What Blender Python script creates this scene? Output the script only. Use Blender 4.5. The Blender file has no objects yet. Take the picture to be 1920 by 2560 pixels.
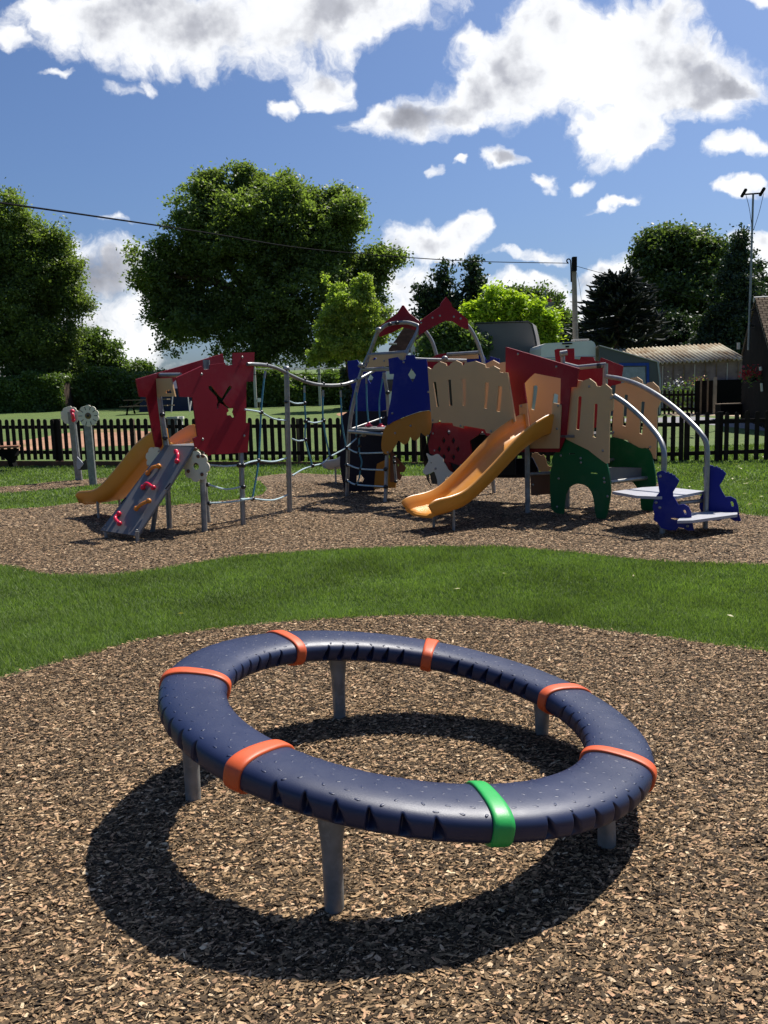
import bpy, bmesh, math, random
import numpy as np
from mathutils import Vector, Matrix
from mathutils.geometry import tessellate_polygon
random.seed(7); RNG = np.random.default_rng(11)
R = math.radians
scene = bpy.context.scene

# ------------------------------------------------------------------ camera
F, PITCH, ROLL, EYE = 2120., R(7.9), R(1.6), 1.6      # focal length in px of a 1920x2560 frame
cam_d = bpy.data.cameras.new('camera'); cam = bpy.data.objects.new('camera', cam_d)
scene.collection.objects.link(cam); scene.camera = cam
cam_d.sensor_fit = 'VERTICAL'; cam_d.sensor_height = 24; cam_d.lens = 24 * F / 2560
cam_d.clip_start = .05; cam_d.clip_end = 3000
cam.matrix_world = Matrix.Translation((0, 0, EYE)) @ Matrix.Rotation(R(90) - PITCH, 4, 'X') @ Matrix.Rotation(-ROLL, 4, 'Z')

def ray(u, v):
    x = (u - 960) / F; y = (1280 - v) / F; c, s = math.cos(ROLL), math.sin(ROLL)
    x, y = c * x + s * y, -s * x + c * y
    return Vector((x, math.cos(PITCH) + y * math.sin(PITCH), -math.sin(PITCH) + y * math.cos(PITCH)))
def at(u, v, Y):
    d = ray(u, v); return Vector((0, 0, EYE)) + d * (Y / d.y)
def gz(y): return .033 * max(0., y - 17.8)
def ground(u, v, z=0.):
    d = ray(u, v)
    p = Vector((0, 0, EYE)) + d * ((z - EYE) / d.z) if d.z < 0 else None
    if p is None or p.y > 17.8:                       # on the rising field
        # EYE + t*dz = .033*(t*dy-17.8)
        t = (EYE + .033 * 17.8) / (.033 * d.y - d.z); p = Vector((0, 0, EYE)) + d * t
    return p

# ------------------------------------------------------------------ light
SUN_EL, SUN_AZ = R(56.5), R(43)                        # azimuth from +Y towards +X
scene.view_settings.view_transform = 'Standard'; scene.view_settings.look = 'None'
scene.view_settings.exposure = 0.45; scene.view_settings.gamma = 1
sd = bpy.data.lights.new('sun', 'SUN'); sd.energy = 5.0; sd.angle = R(.53); sd.color = (1, .95, .87)
so = bpy.data.objects.new('sun', sd); scene.collection.objects.link(so)
sdir = Vector((math.sin(SUN_AZ) * math.cos(SUN_EL), math.cos(SUN_AZ) * math.cos(SUN_EL), math.sin(SUN_EL)))
so.rotation_euler = sdir.to_track_quat('Z', 'Y').to_euler(); so.location = sdir * 40

# ------------------------------------------------------------------ node helper
class NT:
    def __init__(s, tree): s.t = tree; s.n = tree.nodes; s.l = tree.links
    def node(s, typ, **kw):
        n = s.n.new(typ)
        for k, v in kw.items():
            if k.startswith('i_'): n.inputs[int(k[2:])].default_value = v
            else: setattr(n, k, v)
        return n
    def link(s, a, b): s.l.new(a, b)
    def math(s, op, a, b=None, c=None, clamp=False):
        n = s.n.new('ShaderNodeMath'); n.operation = op; n.use_clamp = clamp
        for i, x in enumerate((a, b, c)):
            if x is None: continue
            if isinstance(x, (int, float)): n.inputs[i].default_value = x
            else: s.l.new(x, n.inputs[i])
        return n.outputs[0]
    def mix(s, f, a, b):
        n = s.n.new('ShaderNodeMix'); n.data_type = 'RGBA'
        for i, x in ((0, f), (6, a), (7, b)):
            if isinstance(x, (int, float)): n.inputs[i].default_value = x
            elif isinstance(x, tuple): n.inputs[i].default_value = (*x[:3], 1)
            else: s.l.new(x, n.inputs[i])
        return n.outputs[2]
    def ramp(s, f, stops, interp='LINEAR'):
        n = s.n.new('ShaderNodeValToRGB'); n.color_ramp.interpolation = interp
        e = n.color_ramp.elements
        while len(e) < len(stops): e.new(.5)
        for i, (p, c) in enumerate(stops):
            e[i].position = p; e[i].color = (*c[:3], 1) if isinstance(c, tuple) else (c, c, c, 1)
        s.l.new(f, n.inputs[0]); return n.outputs[0]
    def noise(s, vec, scale, detail=3, rough=.5, dim='3D'):
        n = s.n.new('ShaderNodeTexNoise'); n.inputs['Scale'].default_value = scale
        n.inputs['Detail'].default_value = detail; n.inputs['Roughness'].default_value = rough
        if vec is not None: s.l.new(vec, n.inputs['Vector'])
        return n.outputs[0]

# ------------------------------------------------------------------ sky: Nishita blue with cumulus
world = bpy.data.worlds.new("World"); scene.world = world; world.use_nodes = True
W = NT(world.node_tree); W.n.clear()
sky = W.node('ShaderNodeTexSky', sky_type='NISHITA', sun_disc=False)
sky.sun_elevation = SUN_EL; sky.sun_rotation = SUN_AZ; sky.air_density = 1.0; sky.dust_density = 2.0; sky.ozone_density = 3.0
tc = W.node('ShaderNodeTexCoord'); sep = W.node('ShaderNodeSeparateXYZ'); W.link(tc.outputs['Generated'], sep.inputs[0])
yy = W.math('MAXIMUM', sep.outputs[1], .08)
px = W.math('DIVIDE', sep.outputs[0], yy); pz = W.math('DIVIDE', sep.outputs[2], yy)
comb = W.node('ShaderNodeCombineXYZ'); W.link(px, comb.inputs[0]); W.link(pz, comb.inputs[1])
base_vec = comb.outputs[0]
def cloud_noise(off):
    v = W.node('ShaderNodeVectorMath', operation='ADD'); W.link(base_vec, v.inputs[0]); v.inputs[1].default_value = off
    return v.outputs[0]
warpn = W.node('ShaderNodeTexNoise'); warpn.inputs['Scale'].default_value = 9; warpn.inputs['Detail'].default_value = 5
W.link(base_vec, warpn.inputs['Vector'])
wv = W.node('ShaderNodeVectorMath', operation='MULTIPLY_ADD'); W.link(warpn.outputs[1], wv.inputs[0])
wv.inputs[1].default_value = (.11, .085, 0); wv.inputs[2].default_value = (-.055, -.0425, 0)
wa = W.node('ShaderNodeVectorMath', operation='ADD'); W.link(base_vec, wa.inputs[0]); W.link(wv.outputs[0], wa.inputs[1])
warp2 = W.node('ShaderNodeTexNoise'); warp2.inputs['Scale'].default_value = 34; warp2.inputs['Detail'].default_value = 6; W.link(base_vec, warp2.inputs['Vector'])
wv2 = W.node('ShaderNodeVectorMath', operation='MULTIPLY_ADD'); W.link(warp2.outputs[1], wv2.inputs[0]); wv2.inputs[1].default_value = (.036, .030, 0); wv2.inputs[2].default_value = (-.018, -.015, 0)
wb = W.node('ShaderNodeVectorMath', operation='ADD'); W.link(wa.outputs[0], wb.inputs[0]); W.link(wv2.outputs[0], wb.inputs[1]); wa = wb
K = 1920 / 1659
clouds = [(420,35,400,112,0,1.25),(230,55,190,105,12,1.1),(735,25,240,84,0,1.05),(560,60,280,98,0,1.15),(110,15,90,70,0,.9),
 (680,160,72,46,0,1.1),(625,218,42,24,-25,.9),(700,190,50,30,0,.8),
 (930,240,175,54,-8,1.2),(1035,190,95,62,-35,1.1),(830,250,70,30,0,.9),
 (1270,130,270,150,0,1.45),(1420,185,240,95,0,1.3),(1330,290,125,78,0,1.2),(1235,60,180,92,0,1.1),(1390,30,160,80,0,1.0),(1470,120,110,70,10,1.0),(1570,190,100,42,0,1.1),(1010,85,60,36,0,.85),
 (1585,318,66,24,-12,.95),(1115,322,52,24,5,1.0),(1185,378,30,20,0,.95),(1262,392,34,17,0,.8),(932,356,24,18,0,.95),(990,345,16,9,0,.7),(1325,447,46,12,-6,.75),(1625,405,66,24,0,.85),
 (250,178,40,20,0,.75),(305,165,26,24,0,.85),(30,85,42,32,0,.85),(120,172,34,12,0,.6),(1640,5,40,20,0,.9),
 (275,472,60,15,8,.62),(240,600,150,85,0,1.0),(210,690,130,90,0,.85),(310,740,110,90,0,.8),(60,700,160,140,0,.8),
 (925,520,95,56,0,1.15),(985,508,45,50,20,1.0),(900,630,90,80,0,.9),(1140,548,125,16,0,.62),
 (1310,600,120,38,-8,1.0),(1140,630,150,36,0,1.0),(1230,655,140,60,0,.9),(1640,535,60,38,0,1.1),(1620,630,90,70,0,1.2),(1420,700,260,90,0,.9)]
dens = None
for cx, cy, rx, ry, an, wgt in clouds:
    d0 = ray(cx * K, cy * K); d0 = (d0.x / d0.y, d0.z / d0.y)
    d1 = ray((cx + rx) * K, cy * K); d2 = ray(cx * K, (cy - ry) * K)
    sx = abs(d1.x / d1.y - d0[0]) * 1.12; sy = abs(d2.z / d2.y - d0[1]) * 1.12
    mp = W.node('ShaderNodeMapping', vector_type='TEXTURE'); W.link(wa.outputs[0], mp.inputs[0])
    mp.inputs[1].default_value = (d0[0], d0[1], 0); mp.inputs[2].default_value = (0, 0, R(-an)); mp.inputs[3].default_value = (sx, sy, 1)
    ln = W.node('ShaderNodeVectorMath', operation='DOT_PRODUCT'); W.link(mp.outputs[0], ln.inputs[0]); W.link(mp.outputs[0], ln.inputs[1])
    v = W.math('MULTIPLY_ADD', ln.outputs['Value'], -wgt, wgt)      # w*(1-r^2)
    dens = v if dens is None else W.math('SMOOTH_MAX', dens, v, .12)
dens = W.math('MAXIMUM', dens, -1.2)
off = (-.013, -.020, 0)
n1 = W.noise(wa.outputs[0], 12, 12, .63); n1o = W.noise(cloud_noise(off), 11, 12, .60); n1b = W.noise(base_vec, 11, 12, .60)
n2 = W.noise(base_vec, 4.5, 5, .55); n3 = W.noise(base_vec, 10, 2, .4)
dn = W.math('ADD', dens, W.math('MULTIPLY_ADD', n1, 3.4, -1.92))
mr = W.node('ShaderNodeMapRange', interpolation_type='SMOOTHSTEP'); W.link(dn, mr.inputs[0]); mr.inputs[1].default_value = -.24; mr.inputs[2].default_value = .66
relief = W.math('MULTIPLY', W.math('SUBTRACT', n1b, n1o), .85)
core = W.node('ShaderNodeMapRange', interpolation_type='SMOOTHSTEP'); W.link(W.math('ADD', dens, W.math('MULTIPLY_ADD', n3, 1.2, -.6)), core.inputs[0]); core.inputs[1].default_value = .30; core.inputs[2].default_value = 1.25
patch = W.math('MULTIPLY_ADD', n2, 2.6, -.75, clamp=True)
lum = W.math('ADD', W.math('MULTIPLY', core.outputs[0], patch), W.math('ADD', relief, W.math('MULTIPLY_ADD', n3, .35, -.18)))
ccol = W.ramp(lum, [(0.0, (.84, .84, .84)), (.36, (.72, .73, .75)), (.58, (.40, .41, .45)), (.85, (.24, .245, .275)), (1.0, (.19, .195, .22))])
bgs = W.node('ShaderNodeBackground'); bgc = W.node('ShaderNodeBackground')
tint = W.mix(1.0, sky.outputs[0], sky.outputs[0]); mul = W.n[-1]; mul.blend_type = 'MULTIPLY'; 
for i in (7,):
    for l in list(mul.inputs[i].links): W.l.remove(l)
mul.inputs[7].default_value = (.68, .84, 1.10, 1)
W.link(tint, bgs.inputs[0]); bgs.inputs[1].default_value = .070
W.link(ccol, bgc.inputs[0]); bgc.inputs[1].default_value = 1.0
fadeh = W.node('ShaderNodeMapRange'); W.link(sep.outputs[2], fadeh.inputs[0]); fadeh.inputs[1].default_value = -.02; fadeh.inputs[2].default_value = .02
msh = W.node('ShaderNodeMixShader'); W.link(W.math('MULTIPLY', W.math('MULTIPLY', mr.outputs[0], .97), fadeh.outputs[0]), msh.inputs[0])
W.link(bgs.outputs[0], msh.inputs[1]); W.link(bgc.outputs[0], msh.inputs[2])
wo = W.node('ShaderNodeOutputWorld'); W.link(msh.outputs[0], wo.inputs[0])

# ------------------------------------------------------------------ materials
def new_mat(name):
    m = bpy.data.materials.new(name); m.use_nodes = True; n = NT(m.node_tree)
    p = n.n['Principled BSDF']; return m, n, p
def coord(n, kind='Object'):
    return n.node('ShaderNodeTexCoord').outputs[kind]
def simple(name, col, rough=.5, metal=0., var=.15, scale=6., bump=0., bscale=80., spec=.5, stain=None):
    m, n, p = new_mat(name); co = coord(n)
    f = n.noise(co, scale, 5, .6)
    f = n.ramp(f, [(.3, 0.), (.7, 1.)])
    a = tuple(c * (1 - var) for c in col); b = tuple(min(1, c * (1 + var)) for c in col)
    c = n.mix(f, a, b)
    if stain:
        g = n.ramp(n.noise(co, scale * .6, 6, .7), [(.52, 0.), (.68, 1.)])
        c = n.mix(n.math('MULTIPLY', g, stain[1]), c, stain[0])
    n.link(c, p.inputs['Base Color'])
    rr = n.math('MULTIPLY_ADD', n.noise(co, scale * 4, 3), .2, rough - .1)
    n.link(rr, p.inputs['Roughness']); p.inputs['Metallic'].default_value = metal
    p.inputs['Specular IOR Level'].default_value = spec
    if bump:
        b_ = n.node('ShaderNodeBump'); b_.inputs['Strength'].default_value = bump; b_.inputs['Distance'].default_value = .004
        n.link(n.noise(co, bscale, 4, .6), b_.inputs['Height']); n.link(b_.outputs[0], p.inputs['Normal'])
    return m
M = {}
M['ring'] = simple('navy_plastic', (.0105, .0175, .056), .42, 0, .12, 3, .15, 500, .5, ((.030, .038, .072), .30))
M['orange'] = simple('orange_rubber', (.60, .092, .020), .5, 0, .06, 5, .1, 200)
M['green_band'] = simple('green_rubber', (.02, .36, .07), .42, 0, .06, 5, .1, 200)
M['steel'] = simple('galvanised_steel', (.25, .25, .245), .45, .6, .22, 9, .08, 60, .5, ((.36, .36, .35), .5))
M['leg_steel'] = simple('dull_galvanised_steel', (.23, .23, .22), .55, .4, .25, 12, .1, 60, .5, ((.42, .43, .42), .6))
M['red'] = simple('dark_red_panel', (.23, .005, .015), .5, 0, .06, 2, .06, 300, .25, stain=((.45, .40, .34), .07))
M['blue'] = simple('blue_panel', (.002, .010, .19), .5, 0, .06, 2, .06, 300, .25, stain=((.45, .40, .34), .07))
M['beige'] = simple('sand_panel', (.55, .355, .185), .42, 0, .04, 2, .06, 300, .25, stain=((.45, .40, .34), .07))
M['cream'] = simple('cream_panel', (.68, .63, .50), .45, 0, .05, 2, .06, 300, .25)
M['green'] = simple('green_panel', (.004, .095, .030), .4, 0, .08, 2, .06, 300, .25, stain=((.45, .40, .34), .07))
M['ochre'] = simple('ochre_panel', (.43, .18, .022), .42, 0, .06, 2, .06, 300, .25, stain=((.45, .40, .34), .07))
M['slide'] = simple('amber_plastic', (.60, .245, .028), .36, 0, .07, 2.5, .06, 300, stain=((.45, .40, .34), .07))
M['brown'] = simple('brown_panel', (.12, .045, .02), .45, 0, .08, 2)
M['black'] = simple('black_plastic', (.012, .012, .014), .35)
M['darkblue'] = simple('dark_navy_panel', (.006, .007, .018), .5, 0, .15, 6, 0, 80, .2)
M['deck'] = simple('grey_deck_panel', (.135, .130, .128), .55, 0, .12, 5, .2, 250)
M['tread'] = simple('grey_tread', (.36, .36, .39), .5, 0, .08, 5, .3, 250)
M['hold_red'] = simple('red_grip', (.62, .012, .045), .3)
M['hold_orange'] = simple('orange_grip', (.62, .20, .02), .35)
M['rope'] = simple('teal_rope', (.055, .20, .27), .8, 0, .3, 60, .6, 300)
M['rope_pale'] = simple('pale_rope', (.42, .55, .58), .7, 0, .3, 60, .6, 300)
M['bolt'] = simple('steel_bolt', (.30, .29, .27), .35, .7)
M['fence'] = simple('dark_stained_timber', (.017, .011, .009), .75, 0, .4, 7, .4, 60, .15, ((.045, .03, .022), .5))
M['timber'] = simple('weathered_timber', (.17, .125, .085), .85, 0, .3, 4, .5, 50, .2)
M['sleeper'] = simple('brown_timber_board', (.13, .062, .038), .85, 0, .3, 4, .5, 50, .2)
M['seat_wood'] = simple('reddish_timber', (.22, .085, .04), .7, 0, .2, 4)
M['pole'] = simple('weathered_pole', (.23, .21, .165), .9, 0, .25, 3, .6, 30, .2)
M['concrete'] = simple('pale_concrete', (.42, .41, .38), .9, 0, .15, 4)
M['white'] = simple('white_paint', (.78, .73, .66), .4, 0, .05, 2)
M['wire'] = simple('black_cable', (.012, .012, .013), .9, 0, .1, 6, 0, 80, .05)
M['canvas'] = simple('grey_canvas', (.125, .122, .120), .85, 0, .1, 1.2, .5, 8, .2)
M['canvas_blue'] = simple('blue_canvas', (.02, .06, .30), .8)
M['navy_canvas'] = simple('navy_canvas', (.018, .022, .05), .85, 0, .2, 2)
M['window'] = simple('clouded_plastic_window', (.30, .31, .33), .25)
M['glass'] = simple('dark_glass', (.03, .035, .04), .08)
M['brickred'] = simple('red_brick', (.28, .09, .055), .9, 0, .3, 20)
M['clad'] = simple('grimy_cladding', (.20, .165, .155), .9, 0, .25, 3, .3, 20, .2, ((.08, .07, .06), .7))
M['render'] = simple('grimy_render', (.34, .31, .27), .9, 0, .25, 3, .3, 20, .2, ((.12, .11, .09), .7))
M['bark'] = simple('tree_bark', (.075, .055, .04), .95, 0, .35, 5, .8, 20, .1)
M['darkwood'] = simple('black_weatherboard', (.012, .009, .008), .85, 0, .4, 3, .4, 20, .1)
M['dark'] = simple('black_stained_wood', (.005, .005, .005), .8, 0, .15, 6, 0, 80, .08)
M['flower_red'] = simple('red_petals', (.5, .02, .03), .6)
M['flower_orange'] = simple('orange_petals', (.7, .25, .05), .6)
M['flower_white'] = simple('white_petals', (.7, .68, .72), .6)
M['pot_eye'] = simple('brown_disc', (.16, .10, .035), .5)

def leaf_mat(name, c1, c2, tr=.35, rough=.5, ns=.25, lo=.82, hi=1.15):
    m, n, p = new_mat(name)
    g = n.node('ShaderNodeNewGeometry')
    col = n.ramp(g.outputs['Random Per Island'], [(0., c1), (1., c2)])
    big = n.ramp(n.noise(coord(n), ns, 5, .6), [(.35, lo), (.65, hi)])
    mm = n.node('ShaderNodeMix', data_type='RGBA', blend_type='MULTIPLY'); mm.inputs[0].default_value = 1
    n.link(col, mm.inputs[6]); n.link(big, mm.inputs[7]); col = mm.outputs[2]
    n.link(col, p.inputs['Base Color']); p.inputs['Roughness'].default_value = rough; p.inputs['Specular IOR Level'].default_value = .35
    t = n.node('ShaderNodeBsdfTranslucent'); 
    m2 = n.node('ShaderNodeMix', data_type='RGBA', blend_type='MULTIPLY'); m2.inputs[0].default_value = 1
    n.link(col, m2.inputs[6]); m2.inputs[7].default_value = (1.5, 1.7, .6, 1)
    n.link(m2.outputs[2], t.inputs[0])
    ms = n.node('ShaderNodeMixShader'); ms.inputs[0].default_value = tr
    n.link(p.outputs[0], ms.inputs[1]); n.link(t.outputs[0], ms.inputs[2])
    n.link(ms.outputs[0], n.n['Material Output'].inputs[0]); return m
M['leaf'] = leaf_mat('deep_green_leaves', (.098, .132, .046), (.200, .250, .085), .48)
M['leaf_right'] = leaf_mat('dark_green_leaves', (.060, .088, .034), (.125, .165, .058), .38)
M['leaf_left'] = leaf_mat('mid_green_leaves', (.098, .130, .044), (.200, .250, .080), .48)
M['leaf_small'] = leaf_mat('grey_green_leaves', (.070, .110, .036), (.14, .195, .06), .38)
M['leaf_yellow'] = leaf_mat('yellow_green_leaves', (.20, .26, .060), (.34, .40, .095), .48)
M['leaf_lime'] = leaf_mat('lime_leaves', (.22, .32, .03), (.42, .50, .06), .45)
M['leaf_dark'] = leaf_mat('dark_evergreen_leaves', (.024, .042, .022), (.050, .080, .036), .2)
M['leaf_hedge'] = leaf_mat('hedge_leaves', (.065, .105, .028), (.145, .21, .055), .38, .4)
M['leaf_monkey'] = leaf_mat('dark_scaly_leaves', (.010, .016, .010), (.018, .028, .014), .0)

# grass blades / lawn / chips
M['blade'] = leaf_mat('grass_blades', (.092, .142, .038), (.185, .250, .078), .34, .6, 1.1, .72, 1.22)
def lawn_mat():
    m, n, p = new_mat('mown_lawn'); co = coord(n)
    f1 = n.noise(co, .9, 6, .65); f2 = n.noise(co, 38, 4, .7)
    c = n.mix(n.ramp(f2, [(.3, 0.), (.7, 1.)]), (.060, .100, .026), (.130, .185, .058))
    c = n.mix(n.ramp(f1, [(.42, 0.), (.72, .55)]), c, (.165, .20, .05))
    n.link(c, p.inputs['Base Color']); p.inputs['Roughness'].default_value = .8; p.inputs['Specular IOR Level'].default_value = .15
    b = n.node('ShaderNodeBump'); b.inputs['Strength'].default_value = .9; b.inputs['Distance'].default_value = .03
    n.link(n.noise(co, 45, 4, .7), b.inputs['Height']); n.link(b.outputs[0], p.inputs['Normal']); return m
M['lawn'] = lawn_mat()
def chipbed_mat():
    m, n, p = new_mat('bark_chip_bed'); co = coord(n)
    mp = n.node('ShaderNodeMapping'); n.link(co, mp.inputs[0]); mp.inputs[3].default_value = (1, 1.6, 1)
    v = n.node('ShaderNodeTexVoronoi'); v.inputs['Scale'].default_value = 45; n.link(mp.outputs[0], v.inputs['Vector']); v.inputs['Randomness'].default_value = 1
    s = n.node('ShaderNodeSeparateColor'); n.link(v.outputs['Color'], s.inputs[0])
    c = n.ramp(s.outputs[0], [(0, (.020, .016, .012)), (.45, (.05, .038, .026)), (.62, (.15, .10, .062)), (.82, (.34, .23, .14)), (1, (.52, .38, .24))])
    n.link(c, p.inputs['Base Color']); p.inputs['Roughness'].default_value = .9; p.inputs['Specular IOR Level'].default_value = .1
    b = n.node('ShaderNodeBump'); b.inputs['Strength'].default_value = 1; b.inputs['Distance'].default_value = .015
    n.link(s.outputs[1], b.inputs['Height']); n.link(b.outputs[0], p.inputs['Normal']); return m
M['chipbed'] = chipbed_mat()
def chip_mat():
    m, n, p = new_mat('bark_chips'); g = n.node('ShaderNodeNewGeometry')
    c = n.ramp(g.outputs['Random Per Island'], [(0, (.024, .017, .012)), (.26, (.056, .040, .026)), (.50, (.130, .090, .052)), (.69, (.25, .165, .092)), (.83, (.43, .285, .155)), (.93, (.50, .300, .175)), (1, (.70, .54, .34))])
    f = n.ramp(n.noise(coord(n), 90, 3), [(.3, .75), (.7, 1.2)])
    mm = n.node('ShaderNodeMix', data_type='RGBA', blend_type='MULTIPLY'); mm.inputs[0].default_value = 1
    n.link(c, mm.inputs[6]); n.link(f, mm.inputs[7]); n.link(mm.outputs[2], p.inputs['Base Color'])
    p.inputs['Roughness'].default_value = .8; p.inputs['Specular IOR Level'].default_value = .12; return m
M['chip'] = chip_mat()
M['earth'] = simple('bare_earth', (.34, .19, .12), .95, 0, .25, .8, .5, 15, .1, ((.10, .14, .035), .8))
M['path'] = simple('grey_tarmac_path', (.20, .195, .205), .9, 0, .12, 3)
M['gravel'] = simple('sandy_gravel', (.42, .31, .21), .95, 0, .3, 6, .4, 20)
def tile_mat(name, c1, c2, sx, sy, mortar=(.02,.015,.012)):
    m, n, p = new_mat(name); uv = n.node('ShaderNodeUVMap').outputs[0]
    b = n.node('ShaderNodeTexBrick'); n.link(uv, b.inputs['Vector']); b.inputs['Scale'].default_value = 1
    c1 = tuple(c1); b.inputs['Color1'].default_value = (*c1, 1); b.inputs['Color2'].default_value = (*c2, 1); b.inputs['Mortar'].default_value = (*mortar, 1)
    b.inputs['Brick Width'].default_value = sx; b.inputs['Row Height'].default_value = sy; b.inputs['Mortar Size'].default_value = sy * .12; b.inputs['Bias'].default_value = 0
    c = n.mix(n.ramp(n.noise(uv, 1.5, 5), [(.45, 0.), (.7, .6)]), b.outputs[0], tuple(c * 1.1 for c in c2))
    n.link(c, p.inputs['Base Color']); p.inputs['Roughness'].default_value = .95; p.inputs['Specular IOR Level'].default_value = 0; return m
M['tiles'] = tile_mat('clay_roof_tiles', (.22, .17, .12), (.13, .10, .075), .18, .12)
M['tile_edge'] = simple('weathered_tile_edges', (.27, .21, .15), .9, 0, .3, 9)
M['tiles_dark'] = tile_mat('dark_roof_tiles', (.030, .021, .019), (.016, .012, .012), .28, .2)
def corr_mat():
    m, n, p = new_mat('lichened_sheet_roof'); co = coord(n, 'Object')
    f = n.ramp(n.noise(co, .9, 6, .7), [(.42, 0.), (.62, 1.)])
    c = n.mix(f, (.43, .39, .29), (.21, .13, .06)); n.link(c, p.inputs['Base Color']); p.inputs['Roughness'].default_value = .9; return m
M['corr'] = corr_mat()

# ------------------------------------------------------------------ mesh builders
class MB:
    def __init__(s): s.v = []; s.f = []
    def add(s, vs, fs):
        o = len(s.v); s.v += [tuple(v) for v in vs]; s.f += [tuple(i + o for i in f) for f in fs]; return s
    def box(s, c, size, rz=0, rot=None):
        c = Vector(c); m = rot if rot is not None else Matrix.Rotation(rz, 3, 'Z')
        h = Vector(size) / 2
        vs = [c + m @ Vector((x * h.x, y * h.y, z * h.z)) for z in (-1, 1) for y in (-1, 1) for x in (-1, 1)]
        return s.add(vs, [(0, 2, 3, 1), (4, 5, 7, 6), (0, 1, 5, 4), (2, 6, 7, 3), (0, 4, 6, 2), (1, 3, 7, 5)])
    def tube(s, pts, r, n=12, cap=True, round_end=False):
        pts = [Vector(p) for p in pts]; rs = r if isinstance(r, (list, tuple)) else [r] * len(pts)
        up = None; vs = []; fs = []
        for i, p in enumerate(pts):
            t = (pts[min(i + 1, len(pts) - 1)] - pts[max(i - 1, 0)]).normalized()
            if up is None:
                a = Vector((0, 0, 1)) if abs(t.z) < .9 else Vector((1, 0, 0)); up = t.cross(a).normalized()
            up = (up - t * up.dot(t)).normalized(); sd_ = t.cross(up)
            vs += [p + (up * math.cos(2 * math.pi * k / n) + sd_ * math.sin(2 * math.pi * k / n)) * rs[i] for k in range(n)]
        for i in range(len(pts) - 1):
            for k in range(n):
                a = i * n + k; b = i * n + (k + 1) % n; fs.append((a, b, b + n, a + n))
        if cap:
            fs.append(tuple(range(n))[::-1]); fs.append(tuple((len(pts) - 1) * n + k for k in range(n)))
        return s.add(vs, fs)
    def ball(s, c, r, nu=12, nv=7, sc=(1, 1, 1), rot=None):
        c = Vector(c); m = rot if rot is not None else Matrix.Identity(3); vs = []; fs = []
        for j in range(1, nv):
            th = math.pi * j / nv
            for i in range(nu):
                ph = 2 * math.pi * i / nu
                vs.append(c + m @ Vector((r * sc[0] * math.sin(th) * math.cos(ph), r * sc[1] * math.sin(th) * math.sin(ph), r * sc[2] * math.cos(th))))
        a = len(vs); vs.append(c + m @ Vector((0, 0, r * sc[2]))); vs.append(c + m @ Vector((0, 0, -r * sc[2])))
        for j in range(nv - 2):
            for i in range(nu):
                k = j * nu + i; l = j * nu + (i + 1) % nu; fs.append((k, k + nu, l + nu, l))
        for i in range(nu):
            fs.append((a, i, (i + 1) % nu)); o = (nv - 2) * nu; fs.append((a + 1, o + (i + 1) % nu, o + i))
        return s.add(vs, fs)
    def prism(s, outer, holes, to3, th):
        # outer/holes in 2D; to3(s,t,w) -> point; th thickness
        loops = [outer] + list(holes); flat = []; 
        for l in loops: flat += l
        tri = tessellate_polygon([[Vector((a, b, 0)) for a, b in l] for l in loops])
        n = len(flat); vs = [to3(a, b, 0) for a, b in flat] + [to3(a, b, th) for a, b in flat]; fs = []
        for t in tri:
            a, b, c = [flat[i] for i in t]
            if (b[0] - a[0]) * (c[1] - a[1]) - (b[1] - a[1]) * (c[0] - a[0]) < 0: t = t[::-1]
            fs.append(tuple(t)); fs.append(tuple(i + n for i in t[::-1]))
        o = 0
        for li, l in enumerate(loops):
            ar = sum(l[i][0] * l[(i + 1) % len(l)][1] - l[(i + 1) % len(l)][0] * l[i][1] for i in range(len(l)))
            ccw = ar > 0
            if li > 0: ccw = not ccw
            for i in range(len(l)):
                a = o + i; b = o + (i + 1) % len(l)
                fs.append((a, a + n, b + n, b) if ccw else (b, b + n, a + n, a))
            o += len(l)
        return s.add(vs, fs)
def obj(name, mb, mat=None, parent=None, smooth=False, fix=True, auto=None):
    me = bpy.data.meshes.new(name); me.from_pydata([tuple(v) for v in mb.v], [], mb.f); me.update()
    if fix:
        bm = bmesh.new(); bm.from_mesh(me); bmesh.ops.recalc_face_normals(bm, faces=bm.faces); bm.to_mesh(me); bm.free()
    o = bpy.data.objects.new(name, me); scene.collection.objects.link(o)
    if mat is not None: me.materials.append(M[mat] if isinstance(mat, str) else mat)
    if smooth or auto:
        me.polygons.foreach_set('use_smooth', [True] * len(me.polygons))
        if auto: 
            try: me.set_sharp_from_angle(angle=R(auto))
            except Exception: pass
    if parent is not None: adopt(o, parent)
    return o
def adopt(o, parent):
    o.parent = parent
    w = Vector((0, 0, 0)); p = parent
    while p is not None: w = w + p.location; p = p.parent
    if o.type == 'MESH' and o.location.length == 0: o.location = -w
    return o
def tag(o, label=None, cat=None, group=None, kind=None):
    if label: o['label'] = label
    if cat: o['category'] = cat
    if group: o['group'] = group
    if kind: o['kind'] = kind
    return o
def thing(name, loc, label, cat, group=None):
    o = bpy.data.objects.new(name, None); scene.collection.objects.link(o); o.location = loc; o.empty_display_size = .2
    return tag(o, label, cat, group)
def crm(pts, n=8, closed=False):
    P = [Vector(p) for p in pts]; out = []; L = len(P)
    for i in range(L if closed else L - 1):
        a = P[(i - 1) % L] if (closed or i > 0) else P[0] * 2 - P[1]
        b = P[i]; c = P[(i + 1) % L]; d = P[(i + 2) % L] if (closed or i + 2 < L) else P[-1] * 2 - P[-2]
        for k in range(n):
            t = k / n
            out.append(.5 * ((2 * b) + (c - a) * t + (2 * a - 5 * b + 4 * c - d) * t * t + (3 * b - a - 3 * c + d) * t ** 3))
    if not closed: out.append(P[-1])
    return out
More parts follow.
